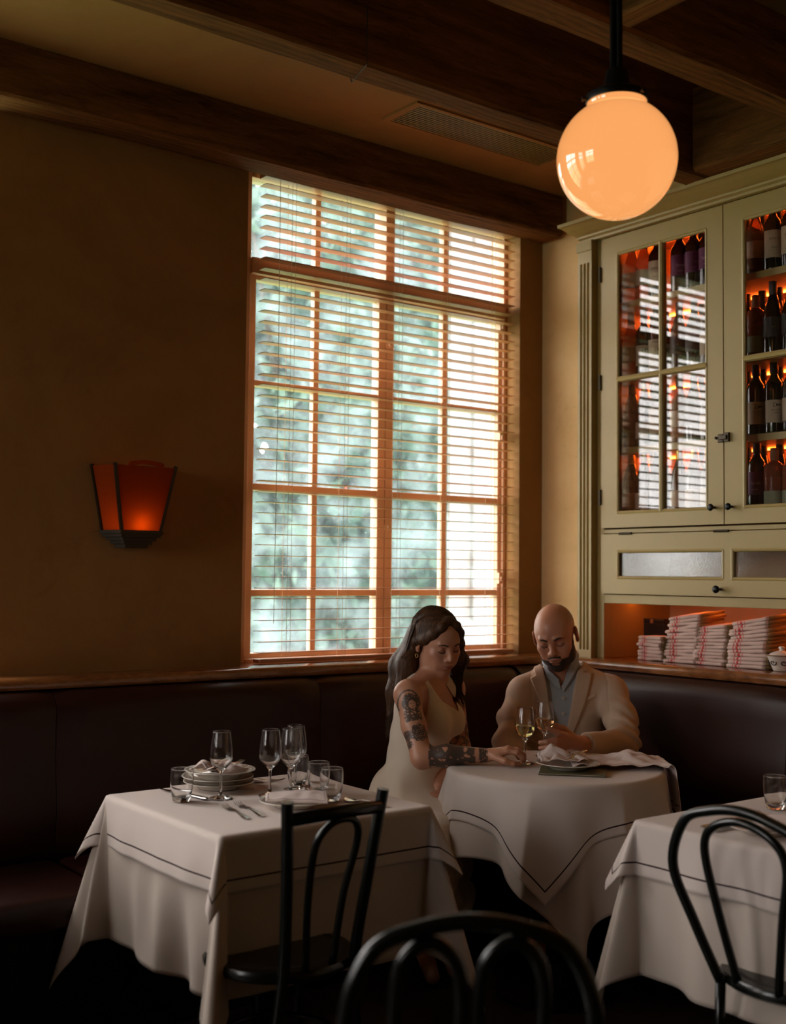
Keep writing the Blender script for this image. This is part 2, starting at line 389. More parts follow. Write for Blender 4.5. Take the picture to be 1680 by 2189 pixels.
# beams
def beam(name, x0, x1, y0, y1, z0, z1, label, along='x'):
    cx, cy = (x0+x1)/2, (y0+y1)/2
    L_, W_ = (x1-x0, y1-y0) if along == 'x' else (y1-y0, x1-x0)
    rz = 0 if along == 'x' else PI/2
    n = 60; mb = MB(); H_ = z1-z0; vs = []; fs = []
    prof = [(-W_/2, 0), (-W_/2+.012, -.0), (W_/2-.012, 0), (W_/2, .012), (W_/2, H_), (-W_/2, H_), (-W_/2, .012)]
    prof = [(-W_/2+.012, 0), (0, 0), (W_/2-.012, 0), (W_/2, .012), (W_/2, H_/2), (W_/2, H_), (-W_/2, H_), (-W_/2, H_/2), (-W_/2, .012)]
    k = len(prof)
    for i in range(n+1):
        x = -L_/2+L_*i/n
        for j, (u, v) in enumerate(prof):
            if v < H_*.9:
                d = mnoise.noise(Vector((x*3+cx*5, j*1.7, cy*3)))*.005
            else: d = 0
            vs.append((x, u+(d if abs(u) > W_/2-.001 else 0), v+(d if v < .02 else 0)))
    for i in range(n):
        for j in range(k): fs.append((i*k+j, i*k+(j+1) % k, (i+1)*k+(j+1) % k, (i+1)*k+j))
    fs.append(tuple(range(k))); fs.append(tuple(n*k+j for j in range(k))[::-1])
    o = mb.add(vs, fs).build(name, 'beam_wood', smooth=.5); o.location = (cx, cy, z0); o.rotation_euler = (0, 0, rz)
    tag(o, label, 'beam', 'ceiling beams'); return o
beam('ceiling_beam', X0, X1-.03, 3.84, 3.995, 2.97, ZL-.002, 'long timber beam along the wall directly above the window')
beam('ceiling_beam', X0, X1-.006, 2.905, 3.025, 2.97, ZC-.004, 'timber beam beside the ceiling vent, next out from the window')
beam('ceiling_beam', X0, 3.645, 2.245, 2.375, 2.97, 3.24, 'timber beam passing behind the globe lamp stem, parallel to the window')
beam('ceiling_beam', 2.46, 2.55, Y0+.02, 2.24, 2.975, 3.24, 'short crosswise timber beam meeting the lamp beam at top of picture', 'y')
beam('ceiling_beam', 3.65, X1-.005, Y0+.02, 2.90, 2.975, 3.30, 'timber beam along the wall just above the cabinet cornice', 'y')
beam('ceiling_beam', X0, 2.45, 1.0, 1.13, 2.97, 3.24, 'timber beam overhead nearest the viewer')

# ceiling vent
vt = empty('ceiling_vent', (3.10, 3.50, ZL), 0, 'long slotted brass-coloured air grille set in the ceiling beside a beam', 'vent')
vw, vd = .80, .19
MB().box(-vw/2-.03, vw/2+.03, -vd/2-.015, -vd/2, -.008, .0).box(-vw/2-.03, vw/2+.03, vd/2, vd/2+.015, -.008, 0).box(-vw/2-.03, -vw/2, -vd/2, vd/2, -.008, 0).box(vw/2, vw/2+.03, -vd/2, vd/2, -.008, 0).build('frame', 'ceiling_plaster', vt)
MB().box(-vw/2, vw/2, -vd/2, vd/2, -.002, -.0005).build('backing', 'ink', vt)
for i in range(13):
    y = -vd/2+vd*(i+.5)/13
    MB().box(-vw/2, vw/2, y-.0030, y+.0030, -.0065, -.0045).build('slat', 'cabinet_paint', vt)
# loose cable hanging from the beam
pts = [(2.11, 2.915, 3.14), (2.112, 2.90, 3.0), (2.118, 2.898, 2.968), (2.2, 3.10, 3.155), (2.36, 3.28, 3.02), (2.55, 3.33, 3.10), (2.62, 3.28, 3.157)]
pts = [(2.08, 2.893, 3.15), (2.08, 2.893, 2.965), (2.12, 3.03, 2.965), (2.16, 3.10, 3.03), (2.25, 3.16, 3.07), (2.34, 3.16, 3.11), (2.42, 3.12, 3.155)]
tag(MB().tube(pts, .0018, 6).build('hanging_cable', 'capsule_dark'), 'thin dark cable clipped to the beam and looping under the ceiling', 'cable')

# ledge that runs along both walls
R_ = .16; yf, xf_ = 3.87, 3.80
path = [(X0, yf), (xf_-R_, yf)]+[(xf_-R_+R_*math.sin(a), yf-R_+R_*math.cos(a)) for a in [PI/2*i/8 for i in range(1, 8)]]+[(xf_, yf-R_), (xf_, 0.9)]
# inward rounded corner is concave: room lies at smaller x and y
path = [(X0, yf), (xf_-R_, yf)]+[(xf_-R_+R_*(1-math.cos(a)), yf-R_*math.sin(a)) if False else (xf_-R_+R_*math.sin(a), yf-R_*(1-math.cos(a))) for a in [PI/2*i/8 for i in range(1, 9)]]+[(xf_, 0.9)]
def ledge_profile(off, z0, z1):
    mb = MB(); p2 = []
    for i, (x, y) in enumerate(path):
        a = path[max(i-1, 0)]; b_ = path[min(i+1, len(path)-1)]
        tx, ty = b_[0]-a[0], b_[1]-a[1]; l = math.hypot(tx, ty); nx, ny = ty/l, -tx/l     # towards the room
        p2.append((x+nx*off, y+ny*off))
    return p2
lm = MB(); rings = []
for off, z in ((0.0, 1.000), (.012, 1.004), (.018, 1.014), (.018, 1.030), (.012, 1.038), (0, 1.042)):
    rings.append([(x, y, z) for x, y in ledge_profile(off, 0, 0)])
wall_side = [(X0, 4.0), (3.72, 4.0)]+[(3.92, 3.99)]*9
n = len(path); wall_side = []
for i, (x, y) in enumerate(path):
    if i <= 1: wall_side.append((x, 3.999))
    elif i < n-1: wall_side.append((3.919, 3.999))
    else: wall_side.append((3.919, y))
rings.append([(x, y, 1.042) for x, y in wall_side]); rings.append([(x, y, 1.000) for x, y in wall_side])
vs = [p for r in rings for p in r]; fs = []
for k in range(len(rings)):
    k2 = (k+1) % len(rings)
    for i in range(n-1): fs.append((k*n+i, k*n+i+1, k2*n+i+1, k2*n+i))
led = lm.add(vs, fs).box(3.919, 4.27, 2.20, 3.60, 1.005, 1.042).build('wooden_ledge', 'ledge_wood', smooth=.7)
tag(led, 'polished wooden ledge running along the top of the red banquette', 'ledge')
# window board inside the reveal
for i, (a, b_) in enumerate(wins[:3]):
    struct(MB().box(a, b_, 3.99, 4.11, 1.036, 1.0415).build('trim_%d' % (i+1), 'ledge_wood'), 'wooden window board')

# banquette
bq = empty('banquette', (3.0, 3.8, 0), 0, 'dark oxblood leather corner banquette below the wooden ledge', 'banquette')
def backpad(a0, a1, side, bulge=.0):
    # side 'b' along window wall (coordinate x), 'r' along right wall (coordinate y)
    prof = [(0.10, .40), (.02, .42), (-.045, .50), (-.050, .62), (-.035, .75), (-.028, .88), (-.030, .935), (-.02, .972), (.01, .995), (.05, 1.0), (.10, .998)]
    vs = []; fs = []; m_ = 14; k = len(prof)
    for i in range(m_+1):
        s_ = i/m_; c = a0+(a1-a0)*s_
        e = min(s_, 1-s_)*(a1-a0); pinch = .012*math.exp(-(e/.012)**2) if True else 0
        for d, z in prof: vs.append((c, d, z, pinch))
    out = []
    for c, d, z, p in vs:
        d2 = d+p*(1 if d < .05 else 0)
        if side == 'b': out.append((c-3.0, yb_+d2-3.8, z-(p*.5 if z > .95 else 0)))
        else: out.append((xb_+d2-3.0, c-3.8, z-(p*.5 if z > .95 else 0)))
    for i in range(m_):
        for j in range(k-1): fs.append((i*k+j, i*k+j+1, (i+1)*k+j+1, (i+1)*k+j))
    fs.append(tuple(range(k))); fs.append(tuple(m_*k+j for j in range(k)))
    return MB().add(out, fs).build('back_pad', 'leather', bq, smooth=.8)
yb_, xb_ = 3.82, 3.755
for a0, a1 in ((-1.6, -.58), (-.578, .46), (.462, 1.502), (1.504, 2.55), (2.552, 3.60)): backpad(a0, a1, 'b')
for a0, a1 in ((3.665, 2.56), (2.558, 1.52), (1.518, .9)): backpad(a1, a0, 'r')
# quarter-round corner pad
prof = [(0.10, .40), (.02, .42), (-.045, .50), (-.050, .62), (-.035, .75), (-.028, .88), (-.030, .935), (-.02, .972), (.01, .995), (.05, 1.0)]
vs = []; fs = []; m_ = 10; k = len(prof); rc = .155
for i in range(m_+1):
    a = PI/2*i/m_
    for d, z in prof: vs.append((3.60+(rc+d)*math.sin(a)-3.0, 3.82-rc+(rc+d)*math.cos(a)-3.8, z))
for i in range(m_):
    for j in range(k-1): fs.append((i*k+j, i*k+j+1, (i+1)*k+j+1, (i+1)*k+j))
MB().add(vs, fs).build('corner_pad', 'leather', bq, smooth=.8)
for i, (a0, a1) in enumerate(((-1.6, -.58), (-.57, .46), (.47, 1.50), (1.51, 2.55), (2.56, 3.19))):
    MB().box(a0-3, a1-3, 3.33-3.8, 3.80-3.8, .36, .46).build('seat_cushion', 'leather', bq, bevel=.025, smooth=True)
for a0, a1 in ((.9, 1.51), (1.52, 2.55), (2.56, 3.79)): MB().box(3.20-3, 3.75-3, a0-3.8, a1-3.8, .36, .46).build('seat_cushion', 'leather', bq, bevel=.025, smooth=True)
MB().box(-1.6-3, 3.15-3, 3.38-3.8, 3.99-3.8, .001, .36).box(3.25-3, 3.91-3, .9-3.8, 3.99-3.8, .001, .36).box(-1.6-3, 3.91-3, 3.93-3.8, 3.99-3.8, .36, .999).box(3.86-3, 3.91-3, .9-3.8, 3.93-3.8, .36, .999).build('base', 'chair_black', bq)

# venetian blind
bl = empty('venetian_blind', (3.08, 4.04, 0), 0, 'open wooden venetian blind hanging in front of the tall window', 'blind')
z = 2.955; k = 0; xa, xb = 2.402-3.08, 3.758-3.08
def slat_mesh():
    mb = MB(); vs = []; n_ = 7
    for i in range(n_):
        u = -1+2*i/(n_-1); vs.append((u*.025, .0010*(1-u*u)))
    prof = vs+[(a, b_-.0022) for a, b_ in vs[::-1]]
    return mb.prism(prof, 'x', xa, xb)
first = None
while z > 1.085:
    if first is None:
        first = slat_mesh().build('slat', 'slat_wood', bl, smooth=.5); first.location = (0, 0, z)
    else:
        c = first.copy(); COL.objects.link(c); c.location = (0, 0, z)
        c.rotation_euler = (math.radians(random.uniform(-.8, .8)-.5), random.uniform(-.0012, .0012), 0)
    z -= .0425; k += 1
MB().box(xa, xb, -.027, .027, 1.045, 1.060).build('bottom_rail', 'slat_wood', bl, bevel=.003)
MB().box(xa, xb, -.03, .03, 2.985, 3.03).build('head_rail', 'slat_wood', bl)
for cx in (2.53, 2.80, 3.08, 3.35, 3.62):
    m_ = MB()
    for dx, dy in ((-.006, -.0265), (.006, .0265), (0.012, -.0265)): m_.tube([(cx-3.08+dx, dy, 1.05), (cx-3.08+dx, dy, 2.99)], .0009, 5)
    m_.build('ladder_cord', 'cord', bl)
MB().tube([(2.46-3.08, -.035, 2.98), (2.462-3.08, -.037, 2.0), (2.458-3.08, -.036, 1.2)], .0012, 5).build('pull_cord', 'cord', bl)

# ---------------------------------------------------------------- pendant globe lamp
gx, gy, gz, gr = 2.528, 2.279, 2.598, .172
gl = empty('globe_pendant_lamp', (gx, gy, 2.44), 0, 'glowing round opal glass globe lamp hanging on a black stem from the ceiling', 'pendant lamp')
prof = []
for i in range(33):
    a = -PI/2+(PI/2+math.radians(61))*i/32; prof.append((max(gr*math.cos(a), .0005), gr*math.sin(a)))
prof += [(.0835, .1545), (.0850, .159), (.0860, .166), (.0855, .170), (.080, .1715), (.02, .1718)]
MB().lathe(prof, 64).xf(Matrix.Translation((0, 0, gz-2.44))).build('globe', 'globe_glass', gl, smooth=True)
MB().lathe([(.089, .164), (.090, .168), (.089, .185), (.070, .196), (.042, .205), (.036, .23), (.030, .26)], 40).xf(Matrix.Translation((0, 0, gz-2.44))).build('fitter', 'black_metal', gl, smooth=.7)
for a in (.5, 2.6, 4.7): MB().lathe([(.004, 0), (.004, .016), (.007, .016), (.007, .021)], 10).xf(Matrix.Translation((.082*math.cos(a), .082*math.sin(a), gz-2.44+.171)) @ Matrix.Rotation(a, 4, 'Z') @ Matrix.Rotation(PI/2, 4, 'Y')).build('set_screw', 'dark_bronze', gl)
mb = MB()
for a in range(3): mb.tube([(.0115*math.cos(a*2.094+.4), .0115*math.sin(a*2.094+.4), gz-2.44+.25), (.0115*math.cos(a*2.094+.4), .0115*math.sin(a*2.094+.4), 1.349)], .0088, 12)
mb.build('stem', 'black_metal', gl, smooth=.7)
MB().lathe([(.06, 0), (.06, .02), (.02, .0201)], 30).xf(Matrix.Translation((0, 0, 1.349-.021))).build('ceiling_cap', 'black_metal', gl, smooth=.6)

gl.location = (2.275, 2.051, 2.3358); gl.scale = (.9, .9, .9)

# ---------------------------------------------------------------- wall sconce
sc = empty('wall_sconce', (1.843, 3.999, 1.50), 0, 'dark framed amber glass wall sconce glowing at its base', 'wall lamp')
# footprint: bottom half-width .115, top .165; side panes slanted back to wall
bw, tw, bd, td, z0, z1 = .112, .158, .085, .115, .045, .275
bi, ti = .075, .118      # front pane half widths
def quad(a, b_, c, d, th=.003):
    return MB().add([a, b_, c, d], [(0, 1, 2, 3)])
F = [(-bi, -bd, z0), (bi, -bd, z0), (ti, -td, z1), (-ti, -td, z1)]
quad(*F).build('front_pane', 'amber_glass', sc, solid=.003)
for s_ in (-1, 1): quad((s_*bi, -bd, z0), (s_*bw, -.004, z0), (s_*tw, -.004, z1), (s_*ti, -td, z1)).build('side_pane', 'amber_glass', sc, solid=.003)
for a, b_ in (((-bi, -bd, z0), (-ti, -td, z1+.006)), ((bi, -bd, z0), (ti, -td, z1+.006)), ((-bw, -.006, z0), (-tw, -.006, z1+.006)), ((bw, -.006, z0), (tw, -.006, z1+.006))):
    MB().tube([a, b_], .0075, 4, ref=(1, 1, 0)).build('frame_bar', 'dark_bronze', sc)
for k, (w_, d_, za, zb) in enumerate(((.122, .094, .034, .046), (.112, .088, .022, .034), (.096, .076, .010, .022), (.080, .064, -.002, .010), (.064, .05, -.016, -.002))):
    MB().prism([(-w_, 0), (-w_*.68, -d_), (w_*.68, -d_), (w_, 0)], 'z', za, zb).build('base_tier', 'dark_bronze', sc)
pr = [(-.07+.14*i/10, .010*math.sin(PI*i/10)) for i in range(11)]
MB().prism([(x, z1-.004+h) for x, h in pr]+[(x, z1+.012+h) for x, h in pr[::-1]], 'y', -td-.003, -td+.001).build('crest', 'amber_glass', sc)
MB().lathe([(.004, 0), (.013, .006), (.016, .018), (.012, .030), (.003, .035)], 16).xf(Matrix.Translation((0, -.045, .052))).build('bulb', 'sconce_bulb', sc, smooth=True)
MB().prism([(-bw+.01, -.002), (-tw+.012, -.002), (tw-.012, -.002), (bw-.01, -.002)], 'z', .04, .041).build('back_plate', 'dark_bronze', sc)
# ================================================================ BUILT-IN WINE CABINET
XF = 3.88
cb = empty('wine_cabinet', (XF, 2.92, 1.0), 0, 'tall olive cream built-in cabinet with glazed doors full of wine bottles', 'cabinet')
T0 = Matrix.Translation((-XF, -2.92, -1.0))
def cbuild(mb, name, mat, parent=None, **k): return mb.xf(T0).build(name, mat, parent or cb, **k)
YE = 2.20
fr = MB()
fr.box(XF+.004, 3.93, 3.575, 3.615, 1.042, 2.90).box(XF+.004, 3.93, YE, 3.575, 2.895, 2.97).box(XF+.004, 3.93, YE, 3.575, 1.586, 1.604).box(XF+.004, 3.93, YE, 3.575, 1.282, 1.320)
fr.box(XF+.004, 3.93, YE, YE+.04, 1.042, 2.9)
fr.box(3.93, 4.34, 3.575, 3.60, 1.042, 2.97).box(3.93, 4.34, YE-.02, YE, 1.042, 2.97).box(3.93, 4.34, YE, 3.6, 2.93, 2.97)
cbuild(fr, 'face_frame', 'cabinet_paint', bevel=.0015)
cbuild(MB().box(4.325, 4.335, YE, 3.575, 1.60, 2.93), 'back_board', 'cabinet_inside')
cbuild(MB().box(4.325, 4.335, YE, 3.575, 1.042, 1.60), 'niche_back', 'cabinet_inside')
cbuild(MB().box(3.93, 4.32, YE, 3.575, 1.302, 1.314), 'niche_ceiling', 'cabinet_inside')
# pilaster with flutes
pl = MB(); y0, y1, xp = 3.618, 3.700, 3.848
prof = [(3.93, y0), (xp, y0)]
fl = 3; m = .010; wv = (y1-y0-2*m)/fl
for i in range(fl):
    ya = y0+m+wv*i
    prof.append((xp, ya+.003))
    for j in range(1, 8): prof.append((xp+.009*math.sin(PI*j/8), ya+.003+(wv-.006)*j/8))
    prof.append((xp, ya+wv-.003))
prof += [(xp, y1), (3.93, y1)]
pl.prism(prof, 'z', 1.075, 2.80).box(xp, 3.93, y0, y1, 1.042, 1.075).box(xp, 3.93, y0, y1, 2.80, 2.855).box(xp-.006, 3.93, y0-.004, y1+.006, 2.855, 2.90)
cbuild(pl, 'pilaster', 'cabinet_paint', smooth=.5)
# cornice with a mitred return at its left end
cp = [(0, 2.896), (.020, 2.898), (.022, 2.908), (.034, 2.914), (.036, 2.922), (.048, 2.926), (.062, 2.932), (.082, 2.942), (.100, 2.953), (.108, 2.957), (.120, 2.958), (.122, 2.972), (0, 2.972)]
vs = []; n = len(cp); xb0 = 3.872
for d, z in cp: vs.append((xb0-d, YE, z))
for d, z in cp: vs.append((xb0-d, y1-.02+d*.45, z))
for d, z in cp: vs.append((3.93, y1-.02+d*.45, z))
fs = [(k*n+i, k*n+(i+1) % n, (k+1)*n+(i+1) % n, (k+1)*n+i) for k in range(2) for i in range(n)]
cbuild(MB().add(vs, fs), 'cornice', 'cabinet_paint')
def frame_panel(mb, ya, yb, za, zb, ga, gb, gza, gzb, x0, x1):     # y decreases to the right in the picture; ya > yb
    mb.box(x0, x1, ga, ya, za, zb).box(x0, x1, yb, gb, za, zb).box(x0, x1, gb, ga, za, gza).box(x0, x1, gb, ga, gzb, zb)
def moulding(mb, ga, gb, gza, gzb, x0):
    s_ = .012
    for a, b_ in (((ga, gza), (ga, gzb)), ((gb, gza), (gb, gzb))): mb.tube([(x0+.006, a[0], a[1]), (x0+.006, b_[0], b_[1])], .0085, 8)
    for a, b_ in (((ga, gza), (gb, gza)), ((ga, gzb), (gb, gzb))): mb.tube([(x0+.006, a[0], a[1]), (x0+.006, b_[0], b_[1])], .0085, 8)
DX = XF-.012
def door(ya, yb, hinge_left, name='door'):
    ga, gb = ya-.092, yb+.080; gza, gzb = 1.674, 2.812; mb = MB()
    frame_panel(mb, ya, yb, 1.610, 2.892, ga, gb, gza, gzb, DX, DX+.024)
    moulding(mb, ga, gb, gza, gzb, DX)
    mid = (ga+gb)/2-.004
    mb.box(DX+.004, DX+.022, mid-.012, mid+.012, gza, gzb).box(DX+.004, DX+.022, gb, ga, 2.244, 2.268)
    mb.tube([(DX+.006, mid, gza), (DX+.006, mid, gzb)], .0125, 8).tube([(DX+.006, gb, 2.256), (DX+.006, ga, 2.256)], .0125, 8)
    dr = cbuild(mb, name, 'cabinet_paint', smooth=.5)
    cbuild(MB().box(DX+.012, DX+.015, gb-.002, ga+.002, gza-.002, gzb+.002), 'pane', 'cabinet_glass', dr)
    ky = yb+.043 if hinge_left else ya-.035
    kn = MB().lathe([(.005, 0), (.0055, .014), (.007, .018), (.0125, .022), (.0145, .027), (.012, .032), (.004, .034)], 18).xf(Matrix.Translation((DX, ky, 1.677)) @ Matrix.Rotation(-PI/2, 4, 'Y'))
    cbuild(kn, 'knob', 'black_metal', dr, smooth=True)
    hy = ya+.004 if hinge_left else yb-.004
    for z in (2.735, 2.253, 1.745): cbuild(MB().tube([(DX-.004, hy, z-.034), (DX-.004, hy, z+.034)], .006, 8), 'hinge', 'dark_bronze', dr)
    return dr
d1 = door(3.577, 2.927, True); d2 = door(2.922, 2.272, False); 
lt = MB().box(DX-.012, DX, 2.895, 2.917, 1.935, 1.972).box(DX-.010, DX, 2.922, 2.948, 1.935, 1.968).box(DX-.020, DX-.008, 2.900, 2.935, 1.944, 1.962).tube([(DX-.014, 2.948, 1.95), (DX-.014, 2.956, 1.955)], .006, 8)
cbuild(lt, 'latch', 'dark_bronze', d2, bevel=.002)
# lower flap with textured glass
mb = MB(); fa, fb = 3.577, 2.272
frame_panel(mb, fa, fb, 1.324, 1.582, 3.483, 2.365, 1.393, 1.508, DX, DX+.024)
mb.box(DX, DX+.024, 2.889, 2.931, 1.393, 1.508)
moulding(mb, 3.483, 2.931, 1.393, 1.508, DX); moulding(mb, 2.889, 2.365, 1.393, 1.508, DX)
fp = cbuild(mb, 'flap_door', 'cabinet_paint', smooth=.5)
for a, b_ in ((3.485, 2.929), (2.891, 2.363)): cbuild(MB().box(DX+.012, DX+.015, b_, a, 1.39, 1.51), 'pane', 'textured_glass', fp)
kn = MB().lathe([(.005, 0), (.0055, .016), (.007, .020), (.014, .024), (.016, .030), (.013, .036), (.004, .038)], 18).xf(Matrix.Translation((DX, 2.944, 1.352)) @ Matrix.Rotation(-PI/2, 4, 'Y'))
cbuild(kn, 'knob', 'black_metal', fp, smooth=True)
for y in (3.435, 2.937): cbuild(MB().tube([(DX-.004, y-.035, 1.583), (DX-.004, y+.035, 1.583)], .0055, 8), 'hinge', 'dark_bronze', fp)
# shelves and their light strips
SH = [1.655, 1.965, 2.280, 2.612]
for i, z in enumerate(SH):
    cbuild(MB().box(3.945, 4.325, YE, 3.575, z-.028, z), 'shelf', 'cabinet_paint')
for z in SH[1:]+[2.93+.028]:
    s_ = cbuild(MB().box(4.19, 4.20, YE, 3.575, z-.028-.008, z-.028-.002), 'light_strip', 'led_strip')
cbuild(MB().box(4.06, 4.072, YE, 3.575, 1.294, 1.299), 'light_strip', 'niche_strip')

# ---------------------------------------------------------------- bottles
def label_text(txt, size, mat):
    c = bpy.data.curves.new('lettering', 'FONT'); c.body = txt; c.size = size; c.align_x = 'CENTER'; c.align_y = 'CENTER'; c.extrude = .0002
    o = bpy.data.objects.new('lettering', c); COL.objects.link(o); dg = bpy.context.evaluated_depsgraph_get(); dg.update()
    me = bpy.data.meshes.new_from_object(o.evaluated_get(dg)); bpy.data.objects.remove(o)
    return [tuple(v.co) for v in me.vertices], [tuple(p.vertices) for p in me.polygons]
def bottle(kind, glass, labmat, capmat, lz=(.055, .150), texts=(), emb=None):
    R_ = .0375; root = empty('wine_bottle')
    if kind == 'bordeaux': pr = [(.030, 0), (.036, .003), (R_, .010), (R_, .185), (.036, .197), (.028, .212), (.018, .226), (.0145, .238), (.0142, .285), (.0155, .287), (.0155, .296), (.013, .297)]
    elif kind == 'burgundy': pr = [(.032, 0), (.039, .004), (.040, .012), (.040, .150), (.037, .172), (.028, .205), (.019, .232), (.0145, .250), (.0142, .285), (.0155, .287), (.0155, .296), (.013, .297)]
    else: pr = [(.032, 0), (.040, .003), (.041, .010), (.041, .165), (.039, .180), (.030, .193), (.020, .200), (.0155, .207), (.0150, .245), (.0165, .247), (.0165, .254), (.013, .255)]
    MB().lathe(pr, 26).build('glass_body', glass, root, smooth=.9)
    top = pr[-1][1]; ch = .055 if kind != 'round' else .05
    MB().lathe([(.0160, top-ch), (.0165, top-ch+.001), (.0165, top+.001), (.010, top+.002)], 20).build('capsule', capmat, root, smooth=.7)
    Rl = max(r for r, z in pr)+.0006
    def wrap(vs): return [((-(Rl+.0004)*math.cos(x/Rl)), -(Rl+.0004)*math.sin(x/Rl), z) for x, z in vs]
    if labmat:
        vs = []; n_ = 19; fs = []
        for i in range(n_):
            a = -1.25+2.5*i/(n_-1)
            for z in lz: vs.append((-Rl*math.cos(a), -Rl*math.sin(a), z))
        for i in range(n_-1): fs.append((2*i, 2*i+2, 2*i+3, 2*i+1))
        lb = MB().add(vs, fs).build('label', labmat, root, smooth=True)
        for txt, size, z, mt in texts:
            v, f = label_text(txt, size, mt)
            MB().add(wrap([(p[0], p[1]+z) for p in v]), f).build('lettering', mt, lb, fix=False)
        if emb:
            v = []; 
            for k in range(20):
                a = 2*PI*k/20; rr = .010*(1+.4*math.cos(3*a)); v.append((rr*1.4*math.cos(a), emb[0]+rr*.7*math.sin(a)))
            MB().add(wrap(v), [tuple(range(20))]).build('emblem', emb[1], lb, fix=False)
    return root
plain('label_cream', (.62, .50, .38), .7, var=.05, vs=30); plain('label_purple', (.13, .018, .085), .6); plain('label_black', (.018, .016, .014), .5); plain('label_green', (.30, .33, .22), .7)
plain('purple_ink', (.55, .32, .45), .6); plain('leaf_ink', (.20, .22, .05), .7)
protos = {
 'clear': (bottle('burgundy', 'bottle_clear', 'label_cream', 'capsule_dark', (.07, .14)), 'clear bottle with cream label'),
 'white': (bottle('bordeaux', 'bottle_dark', 'label_cream', 'capsule_dark', (.055, .165), (('EXALTA', .012, .13, 'ink'), ('Reserva', .008, .095, 'ink'))), 'dark bottle with large white label'),
 'purple': (bottle('bordeaux', 'bottle_dark', 'label_purple', 'capsule_dark', (.075, .165), (('Syrah', .018, .12, 'purple_ink'), ('rosso', .010, .095, 'purple_ink'))), 'dark bottle with purple label'),
 'milano': (bottle('bordeaux', 'bottle_dark', 'label_cream', 'capsule_dark', (.020, .150), (('MILANO', .012, .138, 'ink'),), (.105, 'leaf_ink')), 'dark bottle with tall leaf label'),
 'black': (bottle('burgundy', 'bottle_dark', 'label_black', 'capsule_dark', (.07, .15), (('~', .02, .11, 'gold_foil'),)), 'dark bottle with black label'),
 'rose': (bottle('round', 'bottle_rose', 'label_green', 'cork', (.02, .085)), 'squat amber bottle with pale label'),
 'bodega': (bottle('bordeaux', 'bottle_dark', 'label_cream', 'black_metal', (.045, .135), (('BODEGAS', .008, .095, 'ink'), ('LOPEZ', .008, .083, 'ink')), (.115, 'ink')), 'dark bottle with cream hill label'),
 'green': (bottle('burgundy', 'bottle_dark', 'label_cream', 'gold_foil', (.04, .11)), 'dark bottle with gold neck'),
}
used = {k: False for k in protos}
cols = [3.531, 3.458, 3.385, 3.262, 3.186, 3.110, 3.03, 2.955, 2.876, 2.794, 2.712, 2.63, 2.55, 2.47, 2.39, 2.31]
rows = {3: ['clear', 'clear', 'white', 'purple', 'purple', 'purple', 'purple', 'white', 'clear', 'white', 'white', 'white', 'purple', 'purple', 'white', 'white'],
        2: ['clear', 'bodega', 'milano', 'black', 'black', 'bodega', 'white', 'black', 'rose', 'black', 'black', 'black', 'black', 'milano', 'black', 'black'],
        1: ['black', 'green', 'white', 'clear', 'black', 'green', 'milano', 'bodega', 'bodega', 'bodega', 'bodega', 'bodega', 'bodega', 'black', 'black', 'bodega'],
        0: ['green', 'green', 'black', 'green', 'green', 'green', 'white', 'black', 'purple', 'rose', 'rose', 'rose', 'black', 'green', 'rose', 'rose']}
SN = {3: 'top', 2: 'second', 1: 'third', 0: 'lowest'}; ORD = ['first', 'second', 'third', 'fourth', 'fifth', 'sixth', 'seventh', 'eighth', 'ninth', 'tenth', 'eleventh', 'twelfth', 'thirteenth', 'fourteenth', 'fifteenth', 'sixteenth']
def put(kind, loc, rz, label):
    r0, desc = protos[kind]
    if used[kind]: r = copy_tree(r0)
    else: r = r0; used[kind] = True
    r.location = loc; r.rotation_euler = (0, 0, rz); tag(r, desc+', '+label, 'bottle', 'wine bottles in the lit cabinet')
for si, z in enumerate(SH):
    for ci, y in enumerate(cols):
        k = rows[si][ci]
        put(k, (4.015+random.uniform(-.004, .004), y+random.uniform(-.002, .002), z), random.uniform(-.15, .25)+.55, '%s from left, %s shelf, front row' % (ORD[ci], SN[si]))
        if ci % 1 == 0 and ci < 14 and not (si == 3 and ci < 2):
            kb = rows[si][(ci+3) % 16] if rows[si][(ci+3) % 16] != 'rose' else 'black'
            put(kb, (4.12, y-.035, z), random.uniform(-.3, .4)+.5, '%s from left, %s shelf, back row' % (ORD[ci], SN[si]))
for k, (r0, d) in protos.items():
    if not used[k]: bpy.data.objects.remove(r0)

# ---------------------------------------------------------------- folded towels in the niche
def towel_mesh(t, w, d, seed, thick_front=1.0):
    rnd = random.Random(seed); n = 12; m_ = 10; vs = []; uvs = []; fs = []
    # cross-section in (x depth, z), rounded fold at the front, open stack of layers behind
    sec = [(d, 0), (d*.4, 0), (.012, 0), (.004, t*.12), (0, t*.5), (.004, t*.88), (.012, t), (d*.4, t), (d, t)]
    for i in range(n+1):
        v = i/n
        for (x, z) in sec:
            wob = .0015*math.sin(v*9+seed)+.002*mnoise.noise(Vector((v*3, seed*1.3, z*40)))
            vs.append((x+wob, (v-.5)*w, z+(.0035*mnoise.noise(Vector((v*2.5+seed, x*12, 0)))) )); uvs.append(v)
    k = len(sec)
    for i in range(n):
        for j in range(k-1): fs.append((i*k+j, (i+1)*k+j, (i+1)*k+j+1, i*k+j+1))
        fs.append((i*k+k-1, (i+1)*k+k-1, (i+1)*k, i*k))
    fs.append(tuple(range(k))); fs.append(tuple(n*k+j for j in range(k))[::-1])
    me = bpy.data.meshes.new('folded_towel'); me.from_pydata(vs, [], fs); me.update()
    ul = me.uv_layers.new(name='UVMap')
    for li, l in enumerate(me.loops): ul.data[li].uv = (1-uvs[l.vertex_index], 0)
    me.materials.append(MAT['towel']); me.shade_smooth()
    return me
